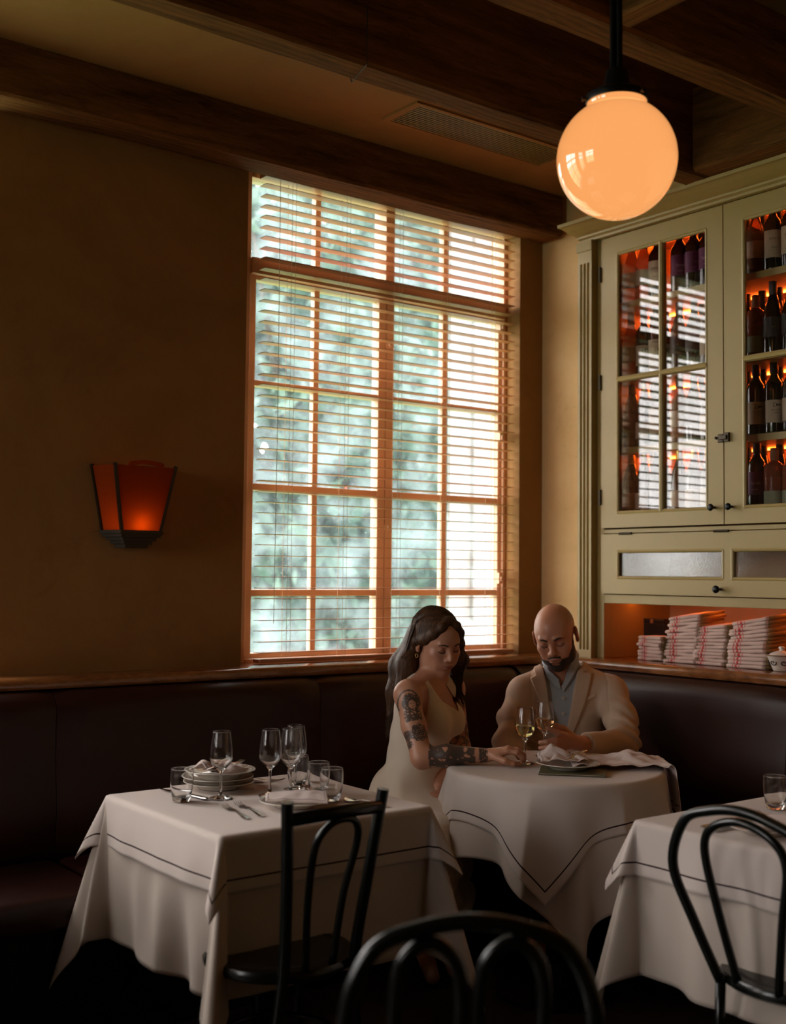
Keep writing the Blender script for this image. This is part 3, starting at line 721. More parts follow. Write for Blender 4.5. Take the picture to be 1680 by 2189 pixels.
def towel(stack, idx, n, loc, rz, t, w, d, tilt):
    o = bpy.data.objects.new('folded_towel', towel_mesh(t, w, d, stack*31+idx)); COL.objects.link(o)
    o.location = loc; o.rotation_euler = (tilt[0], tilt[1], rz)
    hb = MB(); 
    hb.tube([(.012, -w/2-.001, t*.5), (d*.3, -w/2-.0015, t*.55), (d*.96, -w/2-.001, t*.5)], [t*.42, t*.46, t*.3], 6)
    h = hb.build('hem', 'towel_hem', o, smooth=True)
    place = 'bottom' if idx == 0 else ('topmost' if idx == n-1 else '%s from the bottom' % ORD[min(idx, 15)])
    nm = ['short stack by the dark box', 'tall second stack', 'third stack', 'stack by the painted bowl'][stack]
    tag(o, 'red striped white towel, %s in %s' % (place, nm), 'towel', 'folded towels in the niche')
stacks = [(3.357, 7, .0150, .140, .11, .10, 0.0, .0), (3.196, 14, .0142, .165, .17, .35, -.012, -.012), (3.053, 12, .0135, .150, .17, .32, 0.02, -.01), (2.872, 13, .0150, .180, .18, .18, .0, -.018)]
for s_, (yc, n_, t, w, d, rz, sl, tl) in enumerate(stacks):
    z = 1.043; tiltx = 0; tilty = 0
    for i in range(n_):
        x = 3.925+random.uniform(-.004, .004)+.0022*i*(1 if s_ != 0 else 0); y = yc+random.uniform(-.006, .006)
        f = i/n_
        tw = (tl*1.6*i*.5*(1 if s_ else 0)+random.uniform(-.008, .008), -.012*i*(1 if s_ in (1, 2, 3) else 0)*.6)
        towel(s_, i, n_, (x, y, z), rz*.3+random.uniform(-.08, .08)-.1, t, w*(1-random.uniform(0, .05)), d, tw)
        z += t*.98
# dark box, painted bowl
bx = empty('dark_box', (4.18, 3.535, 1.043), .1, 'dark rectangular box standing at the back left of the niche', 'box')
MB().box(-.03, .03, -.065, .065, 0, .150).build('body', 'box_dark', bx, bevel=.003)
MB().box(-.032, .032, -.067, .067, .150, .168).build('lid', 'box_dark', bx, bevel=.003)
MB().box(-.034, -.031, -.008, .006, .148, .166).build('clasp', 'cork', bx)
bw_ = empty('sugar_bowl', (3.955, 2.725, 1.043), .3, 'small white ceramic bowl with dark painted scrolls on the ledge', 'bowl')
MB().lathe([(.030, 0), (.034, .002), (.036, .008), (.047, .035), (.056, .055), (.060, .060), (.058, .063), (.053, .055), (.040, .02), (.005, .012)], 36, cap=False).build('body', 'china', bw_, smooth=True)
MB().lathe([(.0595, .0575), (.0612, .060), (.0595, .0625)], 36, cap=False).build('rim', 'cork', bw_, smooth=True)
for k in range(7):
    a0 = 2*PI*k/7; sc_ = MB(); pts = []
    for i in range(16):
        f = i/15; th = f*1.6*PI*1.3; rr = .004+.011*f; u = rr*math.cos(th); v = rr*.8*math.sin(th); R0 = .0495+v*.45; an = a0+u/.048
        pts.append((R0*math.cos(an), R0*math.sin(an), .033+v*1.0))
    sc_.tube(pts, .0018, 5).build('painted_scroll', 'ink', bw_)
MB().lathe([(.050, .057), (.046, .066), (.030, .074), (.010, .078), (.009, .082), (.013, .088), (.009, .094), (.002, .095)], 32).build('lid', 'china', bw_, smooth=True)
MB().tube([(.01, .045, .060), (.02, .070, .074), (.03, .088, .085)], [.003, .004, .005], 8).build('spoon', 'ink', bw_, smooth=True)

# ================================================================ OUTSIDE
m, t, b = nmat('foliage'); co = objco(t); 
oi = t.nodes.new('ShaderNodeTexNoise'); oi.inputs['Scale'].default_value = .9; oi.inputs['Detail'].default_value = 3; t.links.new(co, oi.inputs['Vector'])
r = ramp(t, oi.outputs['Fac'], (.050, .118, .100), (.135, .225, .185), .35, .65); t.links.new(r.outputs[0], b.inputs['Base Color'])
b.inputs['Roughness'].default_value = .5; b.inputs['Transmission Weight'].default_value = 0
tlc = t.nodes.new('ShaderNodeBsdfTranslucent'); t.links.new(r.outputs[0], tlc.inputs[0])
ms = t.nodes.new('ShaderNodeMixShader'); ms.inputs[0].default_value = .4; t.links.new(b.outputs[0], ms.inputs[1]); t.links.new(tlc.outputs[0], ms.inputs[2]); t.links.new(ms.outputs[0], t.nodes['Material Output'].inputs[0])
plain('grass', (.16, .30, .13), .9, var=.15, vs=2); plain('path_stone', (.42, .40, .42), .9, var=.1, vs=3); plain('facade_stone', (.175, .165, .165), .9, var=.06, vs=1.5, bmp=.2, bs=8); plain('bark', (.08, .06, .05), .9, bmp=.5, bs=30); plain('iron', (.05, .055, .06), .5)
plain('reveal_shade', (.10, .085, .075), .9)  # darker stone for the reveal, its shade put into the colour
struct(MB().box(-50, -3.5, -40, 80, -.75, -.45).box(-3.5, 60, 4.31, 80, -.75, -.45).build('ground', 'grass'), 'green lawn outside the window')
tag(MB().box(-50, 60, 19, 24, -.449, -.43).build('garden_path', 'path_stone'), 'pale path crossing behind the lawn', 'path')
def leaves(name, cen, rad, n, size, seed, parent, zbias=0.0):
    rng = np.random.RandomState(seed)
    d = rng.normal(size=(n, 3)); d /= np.linalg.norm(d, axis=1)[:, None]
    rr = rng.rand(n)**.45
    p = d*rr[:, None]*np.array(rad)
    # clumping
    k = 46; cc = rng.normal(size=(k, 3)); cc /= np.linalg.norm(cc, axis=1)[:, None]; cc *= (rng.rand(k)**.4)[:, None]*np.array(rad)
    idx = rng.randint(0, k, n); m_ = rng.rand(n) < .75
    p[m_] = cc[idx[m_]]+rng.normal(size=(m_.sum(), 3))*np.array(rad)*.13
    p += np.array(cen)
    a = rng.normal(size=(n, 3)); a /= np.linalg.norm(a, axis=1)[:, None]
    b2 = np.cross(a, rng.normal(size=(n, 3))); b2 /= np.linalg.norm(b2, axis=1)[:, None]
    s_ = size*(.6+.8*rng.rand(n))[:, None]
    V = np.stack([p-a*s_, p+b2*s_*.45, p+a*s_, p-b2*s_*.45], 1).reshape(-1, 3)
    me = bpy.data.meshes.new(name); me.vertices.add(4*n); me.vertices.foreach_set('co', V.ravel())
    me.loops.add(4*n); me.loops.foreach_set('vertex_index', np.arange(4*n)); me.polygons.add(n); me.polygons.foreach_set('loop_start', np.arange(n)*4); me.polygons.foreach_set('loop_total', np.full(n, 4)); me.update(calc_edges=True); me.materials.append(MAT['foliage'])
    o = bpy.data.objects.new(name, me); COL.objects.link(o); o.parent = parent; return o
trees = [(9.0, 14.2, 4.6, 3.1, 4.6, 13000, 'leafy green tree filling the left panes of the window'),
         (16.2, 19.0, 4.8, 4.0, 5.6, 14000, 'leafy green tree seen through the middle panes'),
         (26.0, 27.5, 5.6, 4.8, 5.6, 8000, 'green tree beside the pale stone building'),
         (12.3, 16.6, 3.6, 2.5, 3.9, 11000, 'rounded green tree close behind the central window bar'),
         (14.0, 31.0, 6.0, 5.6, 6.4, 12000, 'tall green tree further back behind the middle panes')]
for i, (x, y, zc, rr, rz_, n, lab) in enumerate(trees):
    tr_ = empty('tree', (x, y, -.45), 0, lab, 'tree', 'garden trees')
    leaves('foliage', (0, 0, zc), (rr, rr, rz_), n, .17, i+5, tr_)
    tb = MB().tube([(0, 0, 0), (.1, .05, 1.5), (0, .1, 3.2), (.1, 0, 5.5)], [.22, .18, .14, .06], 10)
    for k in range(5):
        a = k*1.3; tb.tube([(0, .05, 2.0+k*.5), (math.cos(a)*1.3, math.sin(a)*1.3, 3.4+k*.5), (math.cos(a)*2.2, math.sin(a)*2.2, 4.6+k*.5)], [.08, .05, .02], 6)
    tb.build('trunk', 'bark', tr_, smooth=True)
hd = empty('hedge', (22, 39, -.45), 0, 'dense green hedge closing the garden behind the trees', 'hedge')
leaves('foliage', (0, 0, 1.6), (26, 1.4, 3.6), 16000, .34, 77, hd)
MB().box(-22, 22, -.3, .3, 0, 2.6).build('core', 'foliage', hd)
sh = empty('shrub', (12.6, 16.0, -.45), 0, 'low green shrub under the trees at the edge of the lawn', 'shrub'); leaves('foliage', (0, 0, .8), (2.6, 1.2, 1.1), 5000, .13, 91, sh)
tag(MB().lathe([(.07, 0), (.07, .12), (.04, .14), (.038, 1.1), (.055, 1.12), (.02, 1.2)], 14, (9.02, 14.0, -.45)).build('bollard_post', 'iron', smooth=.6), 'dark iron post standing on the lawn outside the window', 'post')
# stone building wing
fb_ = empty('stone_building', (7.5, 7.06, -.45), 0, 'pale stone building wing seen through the right hand panes', 'building')
MB().prism([(-1.60, 0), (4, 0), (4, 1.0), (-.72, 1.0)], 'z', 0, 8).build('wall', 'facade_stone', fb_)
MB().box(-1.60, -1.50, -.03, 0, .9, 8).box(-1.36, -1.18, -.04, 0, 1.5, 8).box(-1.18, -1.16, -.02, 0, 1.5, 8).box(-.72, -.50, -.08, 0, 1.5, 8).build('pilaster', 'facade_stone', fb_, bevel=.008)
MB().box(-1.66, 4, -.10, 0, 0, .95).box(-1.62, 4, -.07, 0, .95, 1.10).box(-1.3, 4, -.05, 0, 1.2, 1.32).build('plinth', 'facade_stone', fb_, bevel=.012)
cx_ = MB(); 
for k in range(9):
    a0 = PI*.5*k/8; cx_.tube([(-.95+.30*math.sin(a0), -.05, 3.2+.5*math.cos(a0)+.0), (-.95+.30*math.sin(min(a0+.2, PI/2)), -.05, 3.2+.5*math.cos(min(a0+.2, PI/2)))], .03, 8)
cx_.build('bracket', 'facade_stone', fb_, smooth=True)
MB().prism([(-.55, 3.7), (-.60, 3.2), (-.40, 2.4), (-.35, 1.9), (-.2, 1.9), (-.2, 3.7)], 'y', -.25, -.05).build('shadowed_reveal', 'reveal_shade', fb_)
# ================================================================ TABLES AND LINEN
def cloth_object(name, V, UV, n, mat, label, cat, group=None, solid=.0012):
    me = bpy.data.meshes.new(name); fs = [(i*(n+1)+j, (i+1)*(n+1)+j, (i+1)*(n+1)+j+1, i*(n+1)+j+1) for i in range(n) for j in range(n)]
    me.from_pydata([tuple(v) for v in V], [], fs); me.update(); ul = me.uv_layers.new(name='UVMap')
    for li, l in enumerate(me.loops): ul.data[li].uv = UV[l.vertex_index]
    me.materials.append(MAT[mat]); me.shade_smooth(); o = bpy.data.objects.new(name, me); COL.objects.link(o)
    md = o.modifiers.new('thickness', 'SOLIDIFY'); md.thickness = solid; md.offset = 1
    return tag(o, label, cat, group)
def bend(s, r0):      # arc over a rounded edge: returns (outward, down)
    if s < r0*PI/2: a = s/r0; return r0*math.sin(a), r0*(1-math.cos(a))
    return r0, r0+(s-r0*PI/2)
def drape_square(name, a, L, zt, cx, cy, rot, mat, label, group=None, n=120, seed=0, f0=.07, f1=.30, amp=.012, lift=0.0, off=(0, 0)):
    V = []; UV = []; cr_, sr_ = math.cos(rot), math.sin(rot)
    for i in range(n+1):
        for j in range(n+1):
            u = -L+2*L*i/n; v = -L+2*L*j/n
            uu, vv = u+off[0], v+off[1]
            su, sv = (1 if uu > 0 else -1), (1 if vv > 0 else -1)
            du, dv = max(abs(uu)-a, 0), max(abs(vv)-a, 0)
            if du == 0 and dv == 0:
                x, y, z = uu, vv, .0012*mnoise.noise(Vector((uu*5, vv*5, seed)))*min(1, (a-max(abs(uu), abs(vv)))/.05)
            else:
                r = math.hypot(du, dv); th = math.atan2(dv, du)
                ob, dn = bend(r, .010+lift)
                s2 = math.sin(2*th)
                cor = s2**.75 if s2 > 0 else 0
                # along-edge coordinate gives the folds their places
                along = vv if du > dv else uu
                edgep = (0 if su > 0 else 3.1)+(0 if du > dv else 1.7)
                w = mnoise.noise(Vector((along*8.0+edgep+seed*7, seed*3.1, r*1.2)))
                near = math.exp(-((a-min(abs(vv if du >= dv else uu), a))/.16)**2) if cor == 0 else 1
                fo = f0+amp/.012*.17*w*(1-cor)
                fo = fo*(1-.75*near*(1-cor))-.05*near*(1-cor)
                fl = fo*(1-cor)+f1*cor
                tip = 1+.0*cor
                out = ob+max(r-.02, 0)*fl*tip
                down = dn*math.sqrt(max(0, 1-min(.9, fl*fl)))
                # the corner cone: flutes either side of its ridge
                if cor > 0: out += r*.05*math.sin(th*8+seed)*cor
                th2 = th
                cxp = a*su if du > 0 else uu; cyp = a*sv if dv > 0 else vv
                if dv == 0: x = cxp+su*out; y = vv
                elif du == 0: x = uu; y = cyp+sv*out
                else: x = cxp+su*out*math.cos(th2); y = cyp+sv*out*math.sin(th2)
                z = -down
            V.append((cx+x*cr_-y*sr_, cy+x*sr_+y*cr_, max(zt+z, .008))); UV.append((u, v))
    return cloth_object(name, V, UV, n, mat, label, 'tablecloth', group)
def drape_round(name, R, L, zt, cx, cy, rot, mat, label, n=130, seed=0, c0=.05, k=9, amp=.11, flare=.22, off=(0, 0), lift=0):
    V = []; UV = []
    cr_, sr_ = math.cos(rot), math.sin(rot)
    for i in range(n+1):
        for j in range(n+1):
            u = -L+2*L*i/n; v = -L+2*L*j/n; u2, v2 = u+off[0], v+off[1]
            x0, y0 = u2*cr_-v2*sr_, u2*sr_+v2*cr_
            r = math.hypot(x0, y0); ph = math.atan2(y0, x0)
            if r <= R: x, y, z = x0, y0, .001*mnoise.noise(Vector((x0*6, y0*6, seed)))
            else:
                s = r-R; ob, dn = bend(s, .012+lift)
                pm = math.atan2(v, u); cor = abs(math.sin(2*pm))**2.5
                w = ((1-abs(math.sin(k*.5*ph+seed+.5*math.sin(2*ph+seed))))**1.6*2-.75)*.8+.3*math.sin((k+4)*ph+seed*2.3)
                g = min(1, s/.06)
                fl = c0+amp*w*g+flare*cor*g
                out = ob+max(s-.02, 0)*fl
                dph = .05*math.sin(k*ph+seed+1.2)*g*s/.3
                rr = R+out; x, y = rr*math.cos(ph+dph), rr*math.sin(ph+dph); z = -dn*math.sqrt(max(.2, 1-fl*fl))
            V.append((cx+x, cy+y, max(zt+z, .008))); UV.append((u, v))
    return cloth_object(name, V, UV, n, mat, label, 'tablecloth')
def square_table(x, y, a, rot, label):
    t_ = empty('dining_table', (x, y, 0), rot, label, 'table', 'square dining tables')
    MB().box(-a+.002, a-.002, -a+.002, a-.002, .715, .7465).build('tabletop', 'beam_wood', t_, bevel=.004)
    MB().lathe([(.035, .05), (.03, .1), (.03, .68), (.06, .714)], 20).build('pedestal', 'black_metal', t_)
    MB().box(-.25, .25, -.03, .03, 0.001, .03).box(-.03, .03, -.25, .25, 0.001, .03).lathe([(.08, .03), (.036, .06)], 20).build('foot', 'black_metal', t_)
    return t_
T1 = (1.782, 2.930, .325, math.radians(1.0)); T3 = (2.790, 1.815, .325, 0.0)
square_table(*T1, 'square table on the left, laid for guests and hidden by white linen')
square_table(*T3, 'square table at the right edge, hidden by white linen')
drape_square('tablecloth', .325, .735, .7485, T1[0], T1[1], T1[3], 'linen_under', 'long white under cloth hanging nearly to the floor on the left table', 'long white under cloths', seed=1, f0=.06, f1=.24, amp=.014)
drape_square('overlay_cloth', .3275, .478, .7515, T1[0], T1[1], T1[3]-.01, 'linen_top_square', 'white top cloth with a dark woven border line on the left table', 'short white top cloths', seed=2, f0=.10, f1=.40, amp=.012, lift=.003)
drape_square('tablecloth', .325, .735, .7485, T3[0], T3[1], T3[3], 'linen_under', 'long white under cloth hanging nearly to the floor on the right table', 'long white under cloths', seed=5, f0=.06, f1=.24, amp=.016)
drape_square('overlay_cloth', .3275, .478, .7515, T3[0], T3[1], .01, 'linen_top_square', 'white top cloth with a dark woven border line on the right table', 'short white top cloths', seed=6, f0=.10, f1=.40, amp=.012, lift=.003)
T0_ = (.47, 2.93, .325, 0.0)     # unseen table added to hold low light off the left table's cloth
square_table(*T0_, 'unseen square table added to hold low light off the left table')
drape_square('tablecloth', .325, .735, .7485, T0_[0], T0_[1], 0, 'linen_under', 'long white under cloth on the unseen table added to block light', 'long white under cloths', n=60, seed=9, f0=.06, f1=.24, amp=.014)
drape_square('overlay_cloth', .3275, .478, .7515, T0_[0], T0_[1], 0, 'linen_top_square', 'white top cloth on the unseen table added to block light', 'short white top cloths', n=60, seed=8, f0=.10, f1=.40, amp=.012, lift=.003)
RT = (2.905, 2.895, .350)
rt_ = empty('round_table', (RT[0], RT[1], 0), 0, 'small round table where the couple sit, hidden by white linen', 'table')
MB().lathe([(RT[2]-.005, .715), (RT[2]-.002, .72), (RT[2]-.002, .742), (RT[2]-.006, .7465)], 48).build('tabletop', 'beam_wood', rt_)
MB().lathe([(.2, .001), (.2, .012), (.05, .03), (.03, .1), (.03, .68), (.06, .714)], 24).build('pedestal', 'black_metal', rt_)
drape_round('tablecloth', RT[2], .645, .7485, RT[0], RT[1], math.radians(4), 'linen_under', 'long white under cloth with hanging points on the round table', seed=2.2, k=9, amp=.11, flare=.09, off=(.035, -.05), c0=.06)
drape_round('overlay_cloth', RT[2]+.003, .505, .7515, RT[0], RT[1], math.radians(-5), 'linen_top_round', 'square white top cloth with a dark border line, its corner hanging toward the viewer', seed=2.2, k=9, amp=.11, flare=.12, off=(-.005, -.005), c0=.08, lift=.003)

# ---------------------------------------------------------------- bentwood chairs
def chair_base(root, sr=.19, sh=.455):
    MB().lathe([(sr-.012, sh-.03), (sr, sh-.022), (sr+.002, sh-.01), (sr-.004, sh), (sr-.03, sh+.002)], 40).build('seat', 'chair_black', root, smooth=.8)
    MB().lathe([(.002, sh-.004), (sr-.028, sh+.0025), (sr-.028, sh-.006), (.002, sh-.012)], 40, cap=False).build('seat_panel', 'cane', root)
    MB().tube([(.145*math.cos(2*PI*i/32), .145*math.sin(2*PI*i/32)-.0, .24) for i in range(33)], .008, 8, cap=False).build('leg_hoop', 'chair_black', root, smooth=True)
    for sx in (-1, 1):
        MB().tube([(sx*.135, .10, sh-.02), (sx*.145, .115, .30), (sx*.165, .15, .0)], [.015, .014, .011], 12).build('leg', 'chair_black', root, smooth=True)
def spline(pts, n=60):
    pts = [Vector(p) for p in pts]; out = []
    P = [pts[0]*2-pts[1]]+pts+[pts[-1]*2-pts[-2]]; m = len(pts)-1
    for i in range(n+1):
        f = i/n*m; k = min(int(f), m-1); t_ = f-k; a, b_, c, d = P[k:k+4]
        out.append(.5*((2*b_)+(c-a)*t_+(2*a-5*b_+4*c-d)*t_*t_+(3*b_-a-3*c+d)*t_**3))
    return out
def hoop(hw, top, bw, zb, yb, lean, n=72, arch=.16):
    pts = []
    zsh = top-arch
    pts = [(-bw, yb, zb), (-bw-(hw-bw)*.55, yb-lean*.45, zb+(zsh-zb)*.5), (-hw*1.0, yb-lean*.85, zsh), (-hw*.80, yb-lean*.97, top-arch*.30), (-hw*.42, yb-lean, top-.012), (0, yb-lean, top)]
    pts = pts+[(-x, y, z) for x, y, z in pts[::-1][1:]]
    return spline(pts, n)
# left chair: straight posts, bowed top rail and one inner loop
c1 = empty('bentwood_chair', (1.615, 2.345+.235, 0), math.radians(2), 'black bentwood chair with two straight posts and a bowed rail at the left table', 'chair', 'black bentwood chairs'); chair_base(c1)
for sx in (-1, 1):
    MB().tube(spline([(sx*.150, -.16, .0), (sx*.120, -.165, .30), (sx*.105, -.175, .46), (sx*.120, -.205, .66), (sx*.142, -.235, .872)], 30), [.012]+[.0125]*8+[.0135]*6+[.0145]*16, 14).build('leg', 'chair_black', c1, smooth=.9)
rail = []
for i in range(21):
    f = -1+2*i/20; rail.append((f*.142, -.232-.040*(1-f*f), .828+.012*(1-f*f)))
MB().tube(rail, .0085, 12, sx=1.9, ref=(0, 1, 0)).build('top_rail', 'chair_black', c1, smooth=.9)
MB().tube(spline([(-.040, -.172, .455), (-.052, -.195, .62), (-.062, -.235, .755), (-.040, -.258, .808), (0, -.266, .822), (.040, -.258, .808), (.062, -.235, .755), (.052, -.195, .62), (.040, -.172, .455)], 60), .0095, 12).build('inner_loop', 'chair_black', c1, smooth=True)
def hoop_chair(loc, rz, label, inner, hw=.2, top=.862, r1=.0125):
    c = empty('bentwood_chair', loc, rz, label, 'chair', 'black bentwood chairs'); chair_base(c)
    MB().tube(hoop(hw, top, .105, .44, -.175, .065), r1, 14).build('back_hoop', 'chair_black', c, smooth=True)
    for cx, w_, tp, b0 in inner:
        pts = [(cx-b0, -.172, .445), (cx-b0-(w_-b0)*.6, -.205, .62), (cx-w_, -.222, tp-.085), (cx-w_*.72, -.232, tp-.025), (cx, -.236, tp)]
        pts += [(2*cx-x, y, z) for x, y, z in pts[::-1][1:]]
        MB().tube(spline(pts, 60), r1*.85, 12).build('inner_loop', 'chair_black', c, smooth=True)
    for sx in (-1, 1): MB().tube([(sx*.105, -.172, .45), (sx*.115, -.165, .3), (sx*.145, -.17, .0)], [.0125, .013, .011], 12).build('leg', 'chair_black', c, smooth=True)
    return c
hoop_chair((2.31+.235, 1.705, 0), -PI/2, 'black bentwood chair with a round double hoop back at the right table', [(.0, .112, .836, .055)])
hd3 = -YAW+math.radians(3)
c3x, c3y = 1.235, 1.43
hoop_chair((c3x+.235*math.sin(YAW), c3y+.235*math.cos(YAW), 0), hd3, 'blurred black bentwood chair nearest the viewer at the bottom of picture', [(-.066, .052, .825, .045), (.066, .052, .825, .045)], hw=.197, top=.858, r1=.0135)

# ---------------------------------------------------------------- tableware
TZ = .7545
def place(make, loc, rz=0, **k): o = make(**k); o.location = loc; o.rotation_euler = (0, 0, rz); return o
def wine_glass_mesh():
    out = [(.0005, 0), (.032, 0), (.0335, .0012), (.030, .0028), (.012, .006), (.0050, .012), (.0038, .030), (.0036, .060), (.0045, .074), (.010, .081), (.020, .090), (.0285, .101), (.0325, .112), (.0335, .122), (.0325, .140), (.0295, .165), (.0264, .1880), (.0262, .1896), (.02585, .1901)]
    inn = [(.0255, .1896), (.0256, .1880), (.0288, .165), (.0318, .140), (.0328, .122), (.0317, .112), (.0276, .102), (.0185, .092), (.008, .0835), (.0005, .082)]
    return MB().lathe(out+inn, 48, cap=False)
def tumbler_mesh():
    out = [(.0005, 0), (.0225, 0), (.0245, .002), (.0280, .018), (.0320, .040), (.0335, .058), (.0332, .075), (.0320, .0890), (.0318, .0905), (.0313, .0911)]
    inn = [(.0308, .0905), (.0310, .0890), (.0322, .075), (.0320, .058), (.0305, .040), (.0262, .020), (.0215, .0135), (.0005, .012)]
    return MB().lathe(out+inn, 44, cap=False)
gm = wine_glass_mesh().build('wine_glass', 'clear_glass', smooth=True).data; bpy.data.objects.remove(bpy.data.objects['wine_glass'])
tm = tumbler_mesh().build('tumbler', 'clear_glass', smooth=True).data; bpy.data.objects.remove(bpy.data.objects['tumbler'])
def inst(name, me, loc, label, cat, group):
    o = bpy.data.objects.new(name, me); COL.objects.link(o); o.location = loc; o.rotation_euler = (0, 0, random.uniform(0, 6)); return tag(o, label, cat, group)
for (x, y), lab in (((1.683, 3.015), 'empty stemmed wine glass standing alone in front of the stacked plates'), ((1.821, 2.973), 'empty stemmed wine glass, left one of the cluster of three'), ((1.880, 2.955), 'empty stemmed wine glass in front of the cluster beside the tumblers'), ((1.935, 3.015), 'empty stemmed wine glass at the back of the cluster of three')):
    inst('wine_glass', gm, (x, y, TZ), lab, 'wine glass', 'empty wine glasses on the left table')
for (x, y), lab in (((1.572, 3.04), 'water tumbler alone at the left edge beside the plates'), ((1.974, 3.062), 'water tumbler behind the wine glasses'), ((1.958, 2.925), 'water tumbler, rear one of the front right pair'), ((1.930, 2.815), 'water tumbler, front one of the right pair nearest the chair')):
    inst('tumbler', tm, (x, y, TZ), lab, 'glass', 'water tumblers on the left table')
inst('tumbler', tm, (2.887, 2.014, TZ), 'water tumbler on the right table at the picture edge', 'glass', None)
for (x, y), wm, lv, lab in (((2.854, 2.990), 'white_wine', .128, 'wine glass of white wine whose foot the woman touches'), ((2.968, 3.010), 'rose_wine', .130, 'wine glass of rose wine held by the man')):
    g = empty('filled_wine_glass', (x, y, TZ+(.012 if wm == 'rose_wine' else 0)), 0, lab, 'wine glass', None)
    o = bpy.data.objects.new('glass', gm); COL.objects.link(o); o.parent = g
    prof = [(.0005, .0822), (.0079, .0837), (.0184, .0922), (.0274, .1022), (.0315, .1122), (.0326, .122), (.0325, lv-.001), (.0323, lv), (.0005, lv)]
    MB().lathe(prof, 40, cap=False).build('wine', wm, g, smooth=.6)
def plate_mesh(R=.105, h=.018, band=True):
    p = MB().lathe([(.0005, .002), (R*.50, .002), (R*.52, 0), (R*.56, .0), (R*.60, .004), (R*.72, h*.55), (R*.97, h*.95), (R, h), (R-.0015, h+.002), (R*.93, h*.97), (R*.72, h*.55+.003), (R*.58, .007), (.0005, .006)], 56, cap=False)
    return p
def plate(loc, R, h, label, group, dark=False):
    o = empty('plate', loc, 0, label, 'plate', group)
    plate_mesh(R, h).build('dish', 'china', o, smooth=True)
    MB().lathe([(R*.90, h*.93+.0022), (R*.915, h*.945+.0023), (R*.90, h*.94+.0026)], 56, cap=False).build('rim_line', 'china_stripe', o)
    return o
px_, py_ = 1.760, 3.165
plate((px_, py_, TZ), .106, .020, 'cream plate at the bottom of the stack on the left table', 'stacked plates')
plate((px_-.003, py_+.002, TZ+.0155), .108, .020, 'cream plate in the middle of the stack on the left table', 'stacked plates')
plate((px_+.002, py_-.002, TZ+.031), .107, .024, 'cream plate on top of the stack under a napkin', 'stacked plates')
plate((1.795, 2.800, TZ), .098, .018, 'cream plate under a folded napkin behind the chair rail', None)
plate((2.60, 1.845, TZ), .100, .018, 'cream plate on the right table seen through the chair hoop', None)
plate((2.862, 2.792, TZ+.008), .108, .020, 'cream plate with crumpled napkin in front of the couple', None)
def napkin(loc, rz, w, d, f, label, n=44, mat='linen_napkin', group='linen napkins', th=.0018):
    V = []; UV = []
    for i in range(n+1):
        for j in range(n+1):
            u = -1+2*i/n; v = -1+2*j/n; x, y, z = f(u, v); V.append((x*w/2 if False else x, y, z)); UV.append((u*.235, v*.235))
    o = cloth_object('napkin', V, UV, n, mat, label, 'napkin', group, solid=th); o.location = loc; o.rotation_euler = (0, 0, rz); return o
def nz(x, y, s): return mnoise.noise(Vector((x, y, s)))
napkin((px_+.0, py_, TZ+.045), .5, 0, 0, lambda u, v: (u*.075+.006*nz(u*2, v*2, 1), v*.055+.008*nz(u*2, v*2, 9), .010+.012*abs(nz(u*2.2, v*2.2, 3))+.030*math.exp(-((u+.75)**2*6+(v-.3)**2*5))), 'rumpled white napkin on top of the plate stack')
napkin((1.805, 2.805, TZ+.010), -.55, 0, 0, lambda u, v: (u*.085, v*.058*(1+.25*u), .008+.020*(1-v*v)**.5*(.6+.4*math.cos(u*1.5))+.003*nz(u*3, v*2, 4)), 'thickly folded pinkish white napkin on the plate behind the chair rail')
napkin((2.625, 1.83, TZ+.012), .3, 0, 0, lambda u, v: (u*.085, v*.05, .006+.010*(1-v*v)**.5+.002*nz(u*3, v*2, 7)), 'folded white napkin on the right table')
# folded menu under the plate by the couple
mn = empty('menu', (2.853, 2.763, TZ), math.radians(-47.5), 'flat dark green menu folder under the plate on the round table', 'menu')
MB().box(-.108, .108, -.075, .078, 0.0, .0022).build('back_cover', 'menu_cover', mn, bevel=.0005)
MB().box(-.104, .106, -.072, .076, .0022, .0052).build('pages', 'label_cream', mn)
MB().box(-.106, .108, -.077, .078, .0052, .0076).build('front_cover', 'menu_cover', mn, bevel=.0005)
# crumpled napkin with standing fold on plate
def crump(u, v):
    x = u*.080+.01*nz(u*2, v*2, 3); y = v*.060+.008*nz(u*2, v*2, 8)
    z = .010+.018*abs(nz(u*1.8, v*1.8, 6))+.040*math.exp(-((u+.35)**2*5+(v-.55)**2*3))
    return x, y, z
napkin((2.885, 2.842, TZ+.020), -YAW, 0, 0, crump, 'crumpled white napkin with a raised fold on the couple\'s plate')
# napkin trailing off the round table's right edge
def trail(u, v):
    # u along heading-right direction, v depth
    s = (u+1)/2*.50; yv = v*.125*(1-.25*s/.5)+.02*math.sin(s*9)
    edge = .325
    if s < edge: x, z = s, .004+.016*math.exp(-((s-.02)/.07)**2)*(.6+.4*v)+.012*abs(nz(s*16, v*2.1, 2))+.026*math.exp(-((s-.22)/.07)**2)*math.exp(-((v-.2)**2)*2)+.006*math.sin(s*40+v*3)**2
    else:
        q = s-edge; ob, dn = bend(q, .018); x, z = edge+ob+q*.10, .010-dn*.98+.008*nz(v*3, q*9, 4)*min(1, q/.03)
        if z > -.0: pass
        z = z+.004
    return x, yv, z
rdx, rdy = math.cos(YAW), -math.sin(YAW)
napkin((2.940, 2.872, TZ+.006), -YAW, 0, 0, trail, 'large white napkin with dark border line trailing over the round table edge', n=70)

